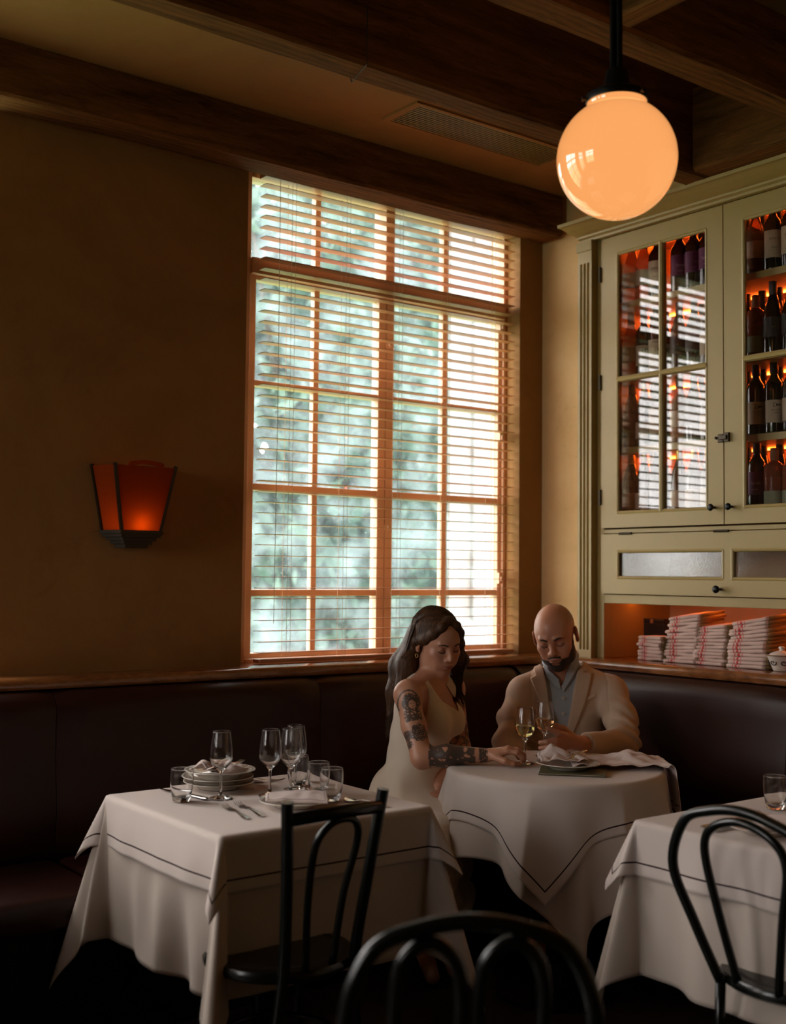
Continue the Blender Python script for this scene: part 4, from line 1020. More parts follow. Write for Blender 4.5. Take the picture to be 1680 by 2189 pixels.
def cutlery(kind, p0, p1, z, label, group, pitch=0, flip=False, roll=0):
    # p0: business end, p1: handle end
    d = Vector((p1[0]-p0[0], p1[1]-p0[1], 0)); L_ = d.length; ang = math.atan2(d.y, d.x)
    mb = MB(); 
    def strip(st):      # list of x, half width, z centre, half thickness
        vs = []; k = 8
        for x, w, zc, th in st:
            for i in range(k): a = 2*PI*i/k; vs.append((x, w*math.cos(a), zc+th*math.sin(a)))
        n = len(st); fs = [(i*k+j, i*k+(j+1) % k, (i+1)*k+(j+1) % k, (i+1)*k+j) for i in range(n-1) for j in range(k)]+[tuple(range(k)), tuple((n-1)*k+j for j in range(k))[::-1]]
        mb.add(vs, fs)
    hnd = [(L_*.40, .0030, .0065, .0018), (L_*.5, .0032, .0075, .0017), (L_*.65, .0050, .0060, .0016), (L_*.85, .0085, .0035, .0016), (L_*.96, .0095, .0026, .0015), (L_, .006, .0024, .0012)]
    if kind == 'fork':
        strip([(L_*.22, .0100, .0025, .0009), (L_*.27, .0115, .0018, .0011), (L_*.31, .0085, .0030, .0014), (L_*.35, .0040, .0050, .0018)]+hnd)
        for k in range(4):
            y = -.0092+.00615*k; mb.tube([(L_*.235, y, .0025), (L_*.14, y, .0018), (L_*.06, y, .004), (0, y*.97, .0085)], [.0016, .0014, .0012, .0006], 6)
    elif kind == 'spoon':
        strip([(0, .001, .006, .0008), (L_*.02, .009, .004, .0010), (L_*.10, .0165, .002, .0012), (L_*.18, .0175, .0015, .0012), (L_*.26, .012, .002, .0012), (L_*.31, .005, .0040, .0016)]+hnd)
    else:
        strip([(0, .001, .0035, .0005), (L_*.04, .005, .0035, .0008), (L_*.2, .0082, .0035, .0009), (L_*.42, .0088, .0035, .0011), (L_*.47, .0060, .0035, .0022), (L_*.52, .0062, .004, .0035), (L_*.75, .0078, .0042, .0040), (L_*.94, .0095, .004, .0038), (L_, .006, .004, .0025)])
    if flip or pitch or roll: mb.xf(Matrix.Rotation(pitch, 4, 'Y') @ Matrix.Rotation(roll, 4, 'X') @ (Matrix.Rotation(PI, 4, 'X') @ Matrix.Translation((0, 0, -.009)) if flip else Matrix.Identity(4)))
    o = mb.build(kind, 'steel', smooth=.9); o.location = (p0[0], p0[1], z); o.rotation_euler = (0, 0, ang); return tag(o, label, kind, group)
cutlery('fork', (1.632, 2.905), (1.598, 2.720), TZ, 'steel fork lying on the left table, further from the plate', 'pair of forks')
cutlery('fork', (1.678, 2.915), (1.648, 2.725), TZ, 'steel fork lying on the left table, nearer the plate', 'pair of forks')
cutlery('knife', (1.600, 3.235), (1.640, 3.015), TZ, 'dark handled knife lying behind the left tumbler', None)
cutlery('fork', (1.985, 3.150), (1.830, 3.255), TZ, 'steel fork lying on the cloth right of the plate stack', 'cutlery right of plate stack')
cutlery('spoon', (1.915, 3.170), (1.850, 3.285), TZ, 'steel spoon lying on the cloth right of the plate stack', 'cutlery right of plate stack')
cutlery('spoon', (1.690, 3.090), (1.825, 3.215), TZ+.064, 'steel spoon resting on the napkin of the plate stack', None, pitch=-.04)
cutlery('fork', (1.835, 3.155), (1.680, 3.110), TZ+.070, 'steel fork crossed over the spoon on the plate stack', None, pitch=.02)
cutlery('spoon', (1.968, 2.800), (2.000, 2.640), TZ, 'steel spoon lying right of the front plate on the left table', None)
cutlery('knife', (2.690, 1.965), (2.500, 1.965), TZ, 'steel knife on the right table, rear one of two', 'pair of knives'); cutlery('knife', (2.680, 1.935), (2.492, 1.925), TZ, 'steel knife on the right table, nearer one of two', 'pair of knives')
cutlery('fork', (2.790, 2.010), (2.720, 1.86), TZ, 'steel fork with tines showing above the chair hoop on the right table', None)
cutlery('fork', (2.835, 2.775), (2.990, 2.835), TZ+.034, 'steel fork resting across the plate of the couple', None, pitch=-.10)
# ================================================================ PEOPLE
# continuous surfaces grown from blended limbs; coordinates: x to the right, y away from the viewer's side, z up
def rotm(x, y, z): return np.array([x, y, z], float).T
def euler_head(yaw, pitch, roll):
    F = np.array([math.sin(yaw)*math.cos(pitch), -math.cos(yaw)*math.cos(pitch), -math.sin(pitch)])
    U0 = np.array([0, 0, 1.]); Rr = np.cross(F, U0); Rr /= np.linalg.norm(Rr); U = np.cross(Rr, F)
    # roll about F
    R2 = Rr*math.cos(roll)-U*math.sin(roll); U2 = Rr*math.sin(roll)+U*math.cos(roll)
    return np.stack([R2, F, U2], 1)      # columns: head x (subject's right), head y (forward), head z (up)
I3 = np.eye(3)
class Blob:
    def __init__(s): s.p = []
    def ell(s, c, r, R=None, k=.02, op=1): s.p.append(('e', np.array(c, float), np.array(r, float), I3 if R is None else R, k, op)); return s
    def cap(s, a, b, ra, rb=None, k=.02, op=1): s.p.append(('c', np.array(a, float), np.array(b, float), (ra, ra if rb is None else rb), k, op)); return s
    def chain(s, pts, rs, k=.01):
        for i in range(len(pts)-1): s.cap(pts[i], pts[i+1], rs[i], rs[i+1], k)
        return s
    @staticmethod
    def d1(q, P):
        if q[0] == 'e':
            L = (P-q[1]) @ q[3]; k0 = np.linalg.norm(L/q[2], axis=-1); k1 = np.linalg.norm(L/(q[2]**2), axis=-1)
            return k0*(k0-1)/np.maximum(k1, 1e-6)
        ab = q[2]-q[1]; t = np.clip(((P-q[1]) @ ab)/max(ab @ ab, 1e-9), 0, 1)
        return np.linalg.norm(P-q[1]-t[..., None]*ab, axis=-1)-(q[3][0]+(q[3][1]-q[3][0])*t)
    def __call__(s, P, c=None, R=None):
        use = s.p
        if c is not None:
            C = np.array([c]); ds = [float(s.d1(q, C)[0]) for q in s.p]
            m = min([d for d, q in zip(ds, s.p) if q[5] > 0]+[9])
            use = [q for d, q in zip(ds, s.p) if (q[5] > 0 and d < m+2.6*R+q[4]*1.2) or (q[5] < 0 and d < 2*R+q[4])]
        D = None
        for q in use:
            d = s.d1(q, P); k = q[4]
            if D is None: D = d if q[5] > 0 else np.full(d.shape, 1.0); 
            elif q[5] > 0: h = np.maximum(k-np.abs(D-d), 0)/k; D = np.minimum(D, d)-h*h*k*.25
            else: d = -d; h = np.maximum(k-np.abs(D-d), 0)/k; D = np.maximum(D, d)+h*h*k*.25
        return D if D is not None else np.full(P.shape[:-1], 1.0)
def poly2(P2, V):
    V = np.array(V, float); n = len(V); d = np.full(P2.shape[:-1], 1e9); s = np.ones(P2.shape[:-1])
    for i in range(n):
        j = (i-1) % n; e = V[j]-V[i]; w = P2-V[i]; t = np.clip((w @ e)/(e @ e), 0, 1); b_ = w-t[..., None]*e
        d = np.minimum(d, (b_**2).sum(-1))
        c1 = P2[..., 1] >= V[i][1]; c2 = P2[..., 1] < V[j][1]; c3 = e[0]*w[..., 1] > e[1]*w[..., 0]
        flip = (c1 & c2 & c3) | (~c1 & ~c2 & ~c3); s = np.where(flip, -s, s)
    return s*np.sqrt(d)
def smax(a, b_, k): h = np.maximum(k-np.abs(a-b_), 0)/k; return np.maximum(a, b_)+h*h*k*.25
def smin(a, b_, k): h = np.maximum(k-np.abs(a-b_), 0)/k; return np.minimum(a, b_)-h*h*k*.25
def grow(name, f, lo, hi, h, mat, parent, base, color=None, n=14, smooth_it=1):
    lo = np.array(lo, float); hi = np.array(hi, float); B = h*n; nb = np.ceil((hi-lo)/B).astype(int)+1
    g = np.stack(np.meshgrid(*[np.arange(k) for k in nb], indexing='ij'), -1).reshape(-1, 3)
    C = lo+(g+.5)*B; Rb = B*.5*math.sqrt(3)
    dc = f(C, None, None); keep = g[np.abs(dc) < Rb*1.9]
    M = 4096; vk = []; vp = []; ed = [[], [], []]
    ar = np.arange(n+1); G = np.stack(np.meshgrid(ar, ar, ar, indexing='ij'), -1)
    corners = [(i, j, k) for i in (0, 1) for j in (0, 1) for k in (0, 1)]
    for b_ in keep:
        gi = G+b_*n; P = lo+gi*h; D = f(P, lo+(b_+.5)*B, Rb)
        sg = D < 0
        if sg.all() or not sg.any(): continue
        cnt = np.zeros((n, n, n)); acc = np.zeros((n, n, n, 3))
        for ax in range(3):
            o1, o2 = [a for a in range(3) if a != ax]
            sa = [slice(None)]*3; sb = [slice(None)]*3; sa[ax] = slice(0, n); sb[ax] = slice(1, n+1)
            A, Bq = D[tuple(sa)], D[tuple(sb)]; cr_ = (A < 0) != (Bq < 0)
            t = np.where(cr_, A/np.where(cr_, A-Bq, 1), 0)
            pos = P[tuple(sa)].copy(); pos[..., ax] += t*h
            for da in (0, 1):
                for db in (0, 1):
                    sl = [slice(0, n)]*3; sl[o1] = slice(da, da+n); sl[o2] = slice(db, db+n)
                    m_ = cr_[tuple(sl)]; cnt += m_; acc += pos[tuple(sl)]*m_[..., None]
            sl = [slice(0, n)]*3; m_ = cr_[tuple(sl)]; idx = np.argwhere(m_)+b_*n
            if len(idx): ed[ax].append(np.concatenate([idx, (A[tuple(sl)][m_] < 0)[:, None].astype(int)], 1))
        m_ = cnt > 0; idx = np.argwhere(m_)+b_*n
        vk.append((idx[:, 0]*M+idx[:, 1])*M+idx[:, 2]); vp.append(acc[m_]/cnt[m_][:, None])
    K = np.concatenate(vk); V = np.concatenate(vp); od = np.argsort(K); K = K[od]; V = V[od]
    quads = []
    for ax in range(3):
        if not ed[ax]: continue
        E = np.concatenate(ed[ax]); o1, o2 = [(1, 2), (2, 0), (0, 1)][ax]
        ids = []
        ok = np.ones(len(E), bool)
        for da, db in ((-1, -1), (0, -1), (0, 0), (-1, 0)):
            q = E[:, :3].copy(); q[:, o1] += da; q[:, o2] += db; kk = (q[:, 0]*M+q[:, 1])*M+q[:, 2]
            j = np.clip(np.searchsorted(K, kk), 0, len(K)-1); ok &= K[j] == kk; ids.append(j)
        Q = np.stack(ids, 1); fl = E[:, 3] == 0; Q[fl] = Q[fl][:, ::-1]; quads.append(Q[ok])
    Q = np.concatenate(quads)
    for _ in range(smooth_it):
        S_ = np.zeros_like(V); N_ = np.zeros(len(V))
        for a in range(4):
            i, j = Q[:, a], Q[:, (a+1) % 4]
            np.add.at(S_, i, V[j]); np.add.at(N_, i, 1); np.add.at(S_, j, V[i]); np.add.at(N_, j, 1)
        m_ = N_ > 0; V[m_] = V[m_]*.5+.5*S_[m_]/N_[m_][:, None]
    me = bpy.data.meshes.new(name); W_ = V-np.array([base[0], base[1], 0])
    me.vertices.add(len(V)); me.vertices.foreach_set('co', W_.ravel().astype(np.float32))
    me.loops.add(4*len(Q)); me.loops.foreach_set('vertex_index', Q.ravel().astype(np.int32)); me.polygons.add(len(Q))
    me.polygons.foreach_set('loop_start', (np.arange(len(Q))*4).astype(np.int32)); me.polygons.foreach_set('loop_total', np.full(len(Q), 4, np.int32))
    me.update(calc_edges=True); me.validate(); me.shade_smooth(); me.materials.append(MAT[mat])
    if color is not None:
        ca = me.color_attributes.new('tint', 'FLOAT_COLOR', 'POINT'); c = np.ones((len(V), 4), np.float32); c[:, :3] = color(V); ca.data.foreach_set('color', c.ravel())
    o = bpy.data.objects.new(name, me); COL.objects.link(o); o.parent = parent; return o
def skin_mat(name, rough=.42, sss=.0):
    m, t, b = nmat(name); a = t.nodes.new('ShaderNodeVertexColor'); a.layer_name = 'tint'
    co = objco(t); nf = noise_tex(t, co, 18, 4); mr = t.nodes.new('ShaderNodeMapRange'); mr.inputs[3].default_value = .9; mr.inputs[4].default_value = 1.08; t.links.new(nf, mr.inputs[0])
    mm = t.nodes.new('ShaderNodeVectorMath'); mm.operation = 'SCALE'; t.links.new(a.outputs[0], mm.inputs[0]); t.links.new(mr.outputs[0], mm.inputs['Scale']); t.links.new(mm.outputs[0], b.inputs['Base Color'])
    b.inputs['Roughness'].default_value = rough; b.inputs['Specular IOR Level'].default_value = .45
    b.inputs['Subsurface Weight'].default_value = sss; b.inputs['Subsurface Radius'].default_value = (1, .3, .15); b.inputs['Subsurface Scale'].default_value = .006
    bump(t, b, noise_tex(t, co, 420, 2), .12, .0006)
skin_mat('skin', .38)
def fabric(name, col, var=.08, scale=700, rough=.85, b_=.25):
    m, t, b = nmat(name); co = objco(t); f = noise_tex(t, co, 3, 4); r = ramp(t, f, tuple(c*(1-var) for c in col), tuple(c*(1+var) for c in col), .3, .7)
    t.links.new(r.outputs[0], b.inputs['Base Color']); b.inputs['Roughness'].default_value = rough; b.inputs['Sheen Weight'].default_value = .2; b.inputs['Specular IOR Level'].default_value = .2
    bump(t, b, noise_tex(t, co, scale, 2), b_, .0006)
fabric('dress_fabric', (.78, .67, .54)); fabric('jacket_fabric', (.66, .50, .37)); fabric('shirt_fabric', (.44, .50, .56)); fabric('trouser_fabric', (.03, .03, .035)); fabric('shirt_lining', (.06, .08, .12))
m, t, b = nmat('brown_hair'); co = objco(t, (150, 150, 9)); f = noise_tex(t, co, 1, 3, .6); r = ramp(t, f, (.022, .010, .005), (.125, .060, .026), .3, .75); t.links.new(r.outputs[0], b.inputs['Base Color'])
b.inputs['Roughness'].default_value = .5; b.inputs['Specular IOR Level'].default_value = .25; bump(t, b, f, .6, .004)
m, t, b = nmat('beard_hair'); co = objco(t, (1, 1, 1)); f = noise_tex(t, co, 420, 3, .6); r = ramp(t, f, (.016, .009, .006), (.075, .040, .022), .35, .7); t.links.new(r.outputs[0], b.inputs['Base Color']); b.inputs['Roughness'].default_value = .7; bump(t, b, f, .9, .002)
plain('brow_hair', (.02, .011, .006), .7)

def head(B, o, R, s, male):
    o = np.array(o, float)
    def T(p): return o+R @ (np.array(p, float)*s)
    def el(c, r, k=.012, op=1, R2=None): B.ell(T(c), np.array(r)*s, R if R2 is None else R @ R2, k*s, op)
    def cp(a, b_, ra, rb, k=.012, op=1): B.cap(T(a), T(b_), ra*s, rb*s, k*s, op)
    j = 1.0 if male else .90
    el((0, -.018, .036), (.0755, .096, .082), .02)                          # cranium
    el((0, .030, .030), (.062, .060, .070), .03)                            # forehead
    el((0, .034, -.020), (.058, .055, .078), .03)                           # face mass
    el((0, .036, -.078), (.043*j, .046, .034), .03)                         # jaw
    el((0, .068, -.099), (.022*j+.002, .017, .015), .02)                    # chin
    for x in (-1, 1):
        el((x*.046*j, .006, -.062), (.016, .034, .034), .03)                # jaw corner
        el((x*.043, .060, -.022), (.021, .020, .018), .02)                  # cheekbone
        el((x*.030, .072, -.048), (.020, .016, .022), .02)                  # cheek
        el((x*.031, .094, .004), (.0185, .0125, .0125), .014, -1)           # eye socket
        el((x*.0305, .0755, .003), (.0145, .0135, .0130), .004)             # lowered eyelid over the eye
        cp((x*.018, .090, .024), (x*.040, .083, .026), .0075 if male else .005, .006 if male else .004, .014)
        # ear
        ex = x*.081
        el((ex, -.006, .000), (.0085, .0180, .030), .006, 1, np.array(Matrix.Rotation(x*-.35, 3, 'Z')))
        el((ex-x*.001, -.004, -.026), (.006, .010, .010), .006)
        el((ex+x*.008, .000, .002), (.005, .009, .017), .004, -1)
    cp((0, .086, .018), (0, .104, -.024), .0070, .0100, .012)               # nose
    el((0, .106, -.030), (.0115 if male else .0100, .0115, .0095), .008)
    for x in (-1, 1):
        el((x*.0125, .094, -.034), (.0078, .0095, .0072), .006)
        el((x*.0065, .102, -.041), (.0032, .0045, .003), .003, -1)
    el((0, .083, -.056), (.027, .017, .020), .016)                          # mouth mound
    el((0, .0975, -.0565), (.0215, .0080, .0048), .004)                     # upper lip
    el((0, .0965, -.0660), (.0185, .0085, .0060), .004)                     # lower lip
    cp((-.024, .0935, -.0610), (0, .1060, -.0608), .0010, .0012, .003, -1); cp((.024, .0935, -.0610), (0, .1060, -.0608), .0010, .0012, .003, -1)
    return T
def in_head(P, o, R, s): return ((P-np.array(o)) @ R)/s
def face_tints(c, L, male):
    # lips, ears and cheeks a little redder; lid line
    lip = np.exp(-((L[:, 0]/.021)**2+((L[:, 2]+.0615)/.0085)**2)**2)*(L[:, 1] > .075)
    c[:] = c*(1-lip[:, None])+lip[:, None]*np.array((.36, .105, .075) if not male else (.40, .15, .10))
    ch = np.exp(-(((np.abs(L[:, 0])-.045)/.022)**2+((L[:, 2]+.028)/.022)**2))*(L[:, 1] > .03)
    c[:] = c*(1-.25*ch[:, None])+.25*ch[:, None]*np.array((.52, .22, .15))
    lid = np.exp(-(((np.abs(L[:, 0])-.031)/.016)**2+((L[:, 2]-.006)/.010)**2))*(L[:, 1] > .06)
    c[:] = c*(1-.35*lid[:, None])+.35*lid[:, None]*np.array((.26, .12, .08))
def head_extras(parent, base, T, s, male):
    for x in (-1, 1):
        pts = [T((x*(.031-.0145), .0868, -.0035)), T((x*.024, .0893, -.0070)), T((x*.031, .0898, -.0085)), T((x*.038, .0870, -.0068)), T((x*.0455, .0800, -.002))]
        pts = [p-np.array([base[0], base[1], 0]) for p in pts]
        MB().tube(spline(pts, 20), [.0005]+[.0011*s if male else .0016*s]*19+[.0006], 6).build('eyelashes', 'brow_hair', parent, smooth=True)
        pts = [T((x*.0125, .0945, .0195)), T((x*.022, .0950, .0240)), T((x*.034, .0910, .0262)), T((x*.048, .0800, .0215))]
        pts = [p-np.array([base[0], base[1], 0]) for p in pts]; th = .0034 if male else .0024
        pts = [p+(T((0, .0025, 0))-T((0, 0, 0))) for p in pts]; MB().tube(spline(pts, 20), [th*.6*s]+[th*s]*12+[th*.8*s]*4+[th*.45*s]*4, 8).build('eyebrow', 'brow_hair', parent, smooth=True)
def finger(B, pts, r0, r1): 
    n = len(pts); B.chain(pts, [r0+(r1-r0)*i/(n-1) for i in range(n)], .006)
def place_person(name, base, label):
    wx = base[0]*math.cos(YAW)+base[1]*math.sin(YAW); wy = -base[0]*math.sin(YAW)+base[1]*math.cos(YAW)
    return empty(name, (wx, wy, 0), -YAW, label, 'person', None)

# ---------------------------------------------------------------- the woman
WB = (.07, 4.33)
wo = place_person('person', WB, 'seated person with long brown hair, tattooed arm and pale sleeveless dress, touching wine glass')
fW = np.array([.88, -.475, 0]); fW /= np.linalg.norm(fW); lW = np.array([-.475, -.88, 0]); lW /= np.linalg.norm(lW)   # lW: her right
TWR = rotm(lW, fW, (0, 0, 1))
wh_o, wh_s = np.array([.166, 4.330, 1.153]), .96
WR = euler_head(math.radians(31), math.radians(18), math.radians(3))
B = Blob(); SR = np.array([.058, 4.195, .975]); SL = np.array([.228, 4.465, .970])
B.ell((.118, 4.335, .900), (.135, .092, .14), TWR, .04)              # rib cage
B.ell((.142, 4.330, .975), (.135, .062, .060), TWR, .04)             # upper chest and shoulders
B.ell((.096, 4.340, .760), (.118, .092, .13), TWR, .05)              # waist
B.ell((.075, 4.350, .600), (.150, .120, .13), TWR, .05)              # hips
for sgn in (-1, 1):
    c_ = np.array([.118, 4.335, .868])+fW*.078+lW*.062*sgn; B.ell(c_, (.056, .052, .058), TWR, .035)
B.cap((.140, 4.335, 1.00), (.150, 4.328, 1.085), .050, .046, .03)    # neck
B.cap((.143, 4.335, 1.015), SR+np.array([.01, 0, .008]), .040, .036, .03); B.cap((.143, 4.335, 1.015), SL+np.array([0, 0, .008]), .040, .036, .03)
WT = head(B, wh_o, WR, wh_s, False)
elR, wrR = np.array([.108, 4.085, .772]), np.array([.335, 4.050, .789])
B.ell(SR, (.046, .048, .050), None, .03); B.cap(SR, (elR+SR)/2+np.array([-.003, -.006, 0]), .045, .041, .02); B.cap((elR+SR)/2+np.array([-.003, -.006, 0]), elR, .041, .036, .02)
B.cap(elR, elR*.62+wrR*.38+np.array([0, 0, .004]), .036, .036, .02); B.cap(elR*.62+wrR*.38+np.array([0, 0, .004]), wrR, .036, .0225, .02)
# right hand: arched over the foot of the glass
kn = [(.392, 4.025, .806), (.398, 4.044, .812), (.400, 4.063, .810), (.395, 4.081, .803)]
B.ell((.364, 4.052, .797), (.036, .034, .015), None, .012)
for (x, y, z) in kn: B.cap(wrR+np.array([.012, (y-4.05)*.5, .002]), (x, y, z), .015, .0105, .010)
finger(B, [kn[0], (.424, 4.018, .803), (.443, 4.026, .786), (.449, 4.040, .771)], .0098, .0068)
finger(B, [kn[1], (.431, 4.046, .807), (.453, 4.056, .790), (.458, 4.066, .772)], .0100, .0068)
finger(B, [kn[2], (.430, 4.072, .805), (.450, 4.084, .790), (.456, 4.092, .773)], .0096, .0066)
finger(B, [kn[3], (.419, 4.094, .796), (.434, 4.103, .783), (.440, 4.107, .770)], .0088, .0060)
finger(B, [(.352, 4.026, .787), (.385, 4.004, .776), (.412, 4.006, .768), (.434, 4.020, .765)], .0125, .0078)
# left arm and hand in the lap
elL, wrL = np.array([.262, 4.475, .750]), np.array([.172, 4.250, .645])
B.ell(SL, (.044, .046, .046), None, .03); B.cap(SL, elL, .043, .036, .02); B.cap(elL, elL*.6+wrL*.4, .036, .034, .02); B.cap(elL*.6+wrL*.4, wrL, .034, .023, .02)
B.ell((.158, 4.205, .622), (.032, .038, .016), None, .012)
for i in range(4): finger(B, [(.136+.016*i, 4.183, .618), (.130+.016*i, 4.160, .606), (.126+.015*i, 4.143, .594)], .0095, .007)
finger(B, [(.180, 4.230, .622), (.192, 4.208, .614), (.190, 4.190, .603)], .011, .008)
# legs
for hx, kx, ax in (((.03, 4.30, .56), (.135, 3.97, .525), (.12, 4.24, .09)), ((.13, 4.40, .56), (.215, 4.08, .515), (.20, 4.30, .09))):
    B.cap(hx, kx, .080, .056, .03); B.cap(kx, (ax[0], ax[1], .30), .053, .050, .02); B.cap((ax[0], ax[1], .30), ax, .050, .034, .02)
    B.cap(ax, (ax[0]+.03, ax[1]-.15, .035), .034, .024, .02)
def tattoo(V):
    c = np.zeros(len(V))
    def nz3(u, v, s): return np.sin(u*s+1.7*np.sin(v*s*.7+1))*np.sin(v*s*1.1+1.3*np.sin(u*s*.9+2))
    # upper arm: u across, v down from shoulder (metres)
    ab = elR-SR; L_ = np.linalg.norm(ab); t = ((V-SR) @ ab)/L_**2; d = np.linalg.norm(V-SR-np.clip(t, 0, 1)[:, None]*ab, axis=1)
    m_ = (d < .062) & (t > -.12) & (t < .99) & (V[:, 0] < .20) & (V[:, 1] < 4.23)
    v = t*L_; u = V[:, 0]-(SR[0]+ab[0]*t)+.004
    # bonnet and halo
    r1 = np.hypot((u+.002)/.95, v-.045); halo = (np.abs(r1-.040) < .0028) & (v < .06)
    hairm = (np.hypot(u-.004, (v-.048)/1.05) < .031) & ~(np.hypot(u-.008, (v-.056)/1.2) < .013)
    cloth = (v > .072) & (v < .118) & (np.abs(u-.002) < .030-.10*np.abs(v-.095)) & (nz3(u, v, 260) > -.55)
    feat = (np.hypot(u-.008, (v-.056)/1.2) < .013) & (((np.abs(v-.052) < .0018) & (np.abs(np.abs(u-.008)-.005) < .0025)) | (np.hypot(u-.008, v-.063) < .0025))
    def flower(cu, cv, R0, k, ph):
        a = np.arctan2(v-cv, u-cu); r = np.hypot(u-cu, v-cv); edge = R0*(.78+.22*np.abs(np.cos(k*a/2+ph))**.5*1.2)
        return (r < edge) & ~((np.abs(np.sin(r*420+2*np.sin(a*3))) < .18) & (r > .004))
    fl = flower(.010, .160, .030, 9, .3) | flower(-.032, .160, .018, 8, 1) | flower(-.030, .190, .012, 7, 2)
    up = (halo | (hairm & (nz3(u, v, 300) > -.75)) | cloth | feat | fl)
    c = np.where(m_ & up, 1.0, c)
    # forearm
    ab = wrR-elR; L2 = np.linalg.norm(ab); t2 = ((V-elR) @ ab)/L2**2; d2 = np.linalg.norm(V-elR-np.clip(t2, 0, 1)[:, None]*ab, axis=1)
    m2 = (d2 < .05) & (t2 > .12) & (t2 < .985); w = (V[:, 2]-elR[2]); uu = t2*L2
    a = np.arctan2(V[:, 2]-(elR[2]+ab[2]*t2), V[:, 1]-(elR[1]+ab[1]*t2)); q = a*.034
    pat = (nz3(uu+.3, q, 95)+.55*nz3(uu, q+.2, 210) > -.42)
    band = (t2 > .86) & (t2 < .96); pat = np.where(band, np.abs(((uu*300) % 2)-1) > .12, pat)
    gap = (t2 > .80) & (t2 < .86); ring = np.abs(np.hypot(uu-.045, q+.085)-.022) < .003
    c = np.where(m2 & (((pat | ring) & ~gap)), 1.0, c)
    # left upper arm
    ab = elL-SL; L3 = np.linalg.norm(ab); t3 = ((V-SL) @ ab)/L3**2; d3 = np.linalg.norm(V-SL-np.clip(t3, 0, 1)[:, None]*ab, axis=1)
    c = np.where((d3 < .055) & (t3 > .5) & (V[:, 0] > .2) & (nz3(V[:, 2], V[:, 0], 120) > -.1), .8, c)
    return c
def wcol(V):
    c = np.tile(np.array([.56, .275, .175]), (len(V), 1)); L = in_head(V, wh_o, WR, wh_s); m_ = (np.abs(L) < np.array([.1, .13, .13])).all(1)
    s_ = c[m_].copy(); face_tints(s_, L[m_], False); c[m_] = s_
    t_ = tattoo(V)[:, None]*.88; return c*(1-t_)+t_*np.array([.028, .034, .032])
grow('body', B, (-.10, 3.75, 0), (.52, 4.62, 1.30), .0030, 'skin', wo, WB, wcol)
head_extras(wo, WB, WT, wh_s, False)
# dress
Dt = Blob()
for q in B.p[:6]:
    Dt.p.append((q[0], q[1], q[2]+.006, q[3], q[4], 1))
Dt.cap((.143, 4.335, 1.000), SR+np.array([.03, .03, .005]), .040, .036, .03); Dt.cap((.143, 4.335, 1.000), SL+np.array([0, -.03, .005]), .040, .036, .03)
Sk = Blob(); Sk.ell((.070, 4.350, .585), (.165, .138, .135), TWR, .04)
Sk.cap((.02, 4.30, .555), (.135, 3.97, .525), .100, .074, .05); Sk.cap((.12, 4.40, .555), (.205, 4.09, .515), .095, .072, .05); Sk.cap((.07, 4.33, .55), (.165, 4.03, .525), .09, .075, .05)
for a, b_ in (((.135, 3.97, .500), (.120, 3.985, .24)), ((.205, 4.09, .49), (.185, 4.10, .24)), ((.165, 4.02, .48), (.15, 4.04, .24))): Sk.cap(a, b_, .080, .098, .05)
NV = [(.128, 1.030), (.166, 1.050), (.205, .990), (.236, .942), (.243, .905), (.185, .945), (.155, .985)]
arm_cut = Blob().ell(SR+np.array([.012, -.045, -.018]), (.072, .125, .098), None, .01).ell(SL+np.array([.03, .02, -.015]), (.060, .10, .085), None, .01)
neck_cut = Blob().cap((.140, 4.335, .985), (.152, 4.325, 1.12), .060, .07)
def dress(P, c, R):
    d = Dt(P, c, R); s_ = Sk(P, c, R)
    d = smax(d, -arm_cut(P), .006); d = smax(d, -neck_cut(P), .006)
    pv = poly2(P[..., [0, 2]], NV); pv = np.maximum(pv, P[..., 1]-4.40); d = smax(d, -pv, .004)
    d = smin(d, s_, .03)
    x, y, z = P[..., 0], P[..., 1], P[..., 2]
    w = np.clip((.95-z)/.15, 0, 1)
    wr = np.sin(60*z+38*x+2.2*np.sin(17*y+9*x))*.0022+np.sin(31*z-44*x+2*np.sin(23*x+5*z))*.0022
    lap = np.clip((.70-z)/.08, 0, 1); wr2 = np.sin(70*(x*.75+y*.5)+8*np.sin(11*z))*.0045*np.clip((.52-z)/.1, 0, 1)
    return np.maximum(d+(wr*w*(1+lap)+wr2)*1.0, .255-z)
grow('dress', dress, (-.16, 3.80, .22), (.36, 4.60, 1.08), .0036, 'dress_fabric', wo, WB)
# hair: solid mass plus loose strands
hb = Blob()
def HT(p): return wh_o+WR @ (np.array(p, float)*wh_s)
hb.ell(HT((0, -.026, .040)), np.array((.0850, .110, .0885))*wh_s, WR, .02)
hb.ell(HT((0, -.060, -.015)), np.array((.080, .062, .085))*wh_s, WR, .03)
back = [HT((.02, -.075, -.03)), np.array([.045, 4.40, 1.06]), np.array([.020, 4.375, .965]), np.array([.000, 4.36, .885])]
hb.chain(back, [.066, .050, .036, .018], .03)
hb.chain([HT((.052, -.050, -.03)), np.array([.060, 4.33, 1.075]), np.array([.035, 4.31, .995])], [.038, .036, .022], .03)
hb.chain([HT((-.070, -.008, .03)), HT((-.086, .004, -.04)), np.array([.258, 4.39, 1.085]), np.array([.240, 4.40, 1.01]), np.array([.235, 4.42, .95])], [.024, .024, .026, .022, .010], .02)
hb.ell(HT((-.004, .104, -.044)), np.array((.062, .076, .104))*wh_s, WR, .010, -1)
hb.ell(HT((.074, .040, -.050)), np.array((.034, .046, .058))*wh_s, WR, .010, -1)
hb.ell(HT((.086, -.002, -.012)), np.array((.016, .020, .026))*wh_s, WR, .008, -1)
hb.ell(HT((-.055, .075, -.040)), np.array((.030, .050, .080))*wh_s, WR, .010, -1)
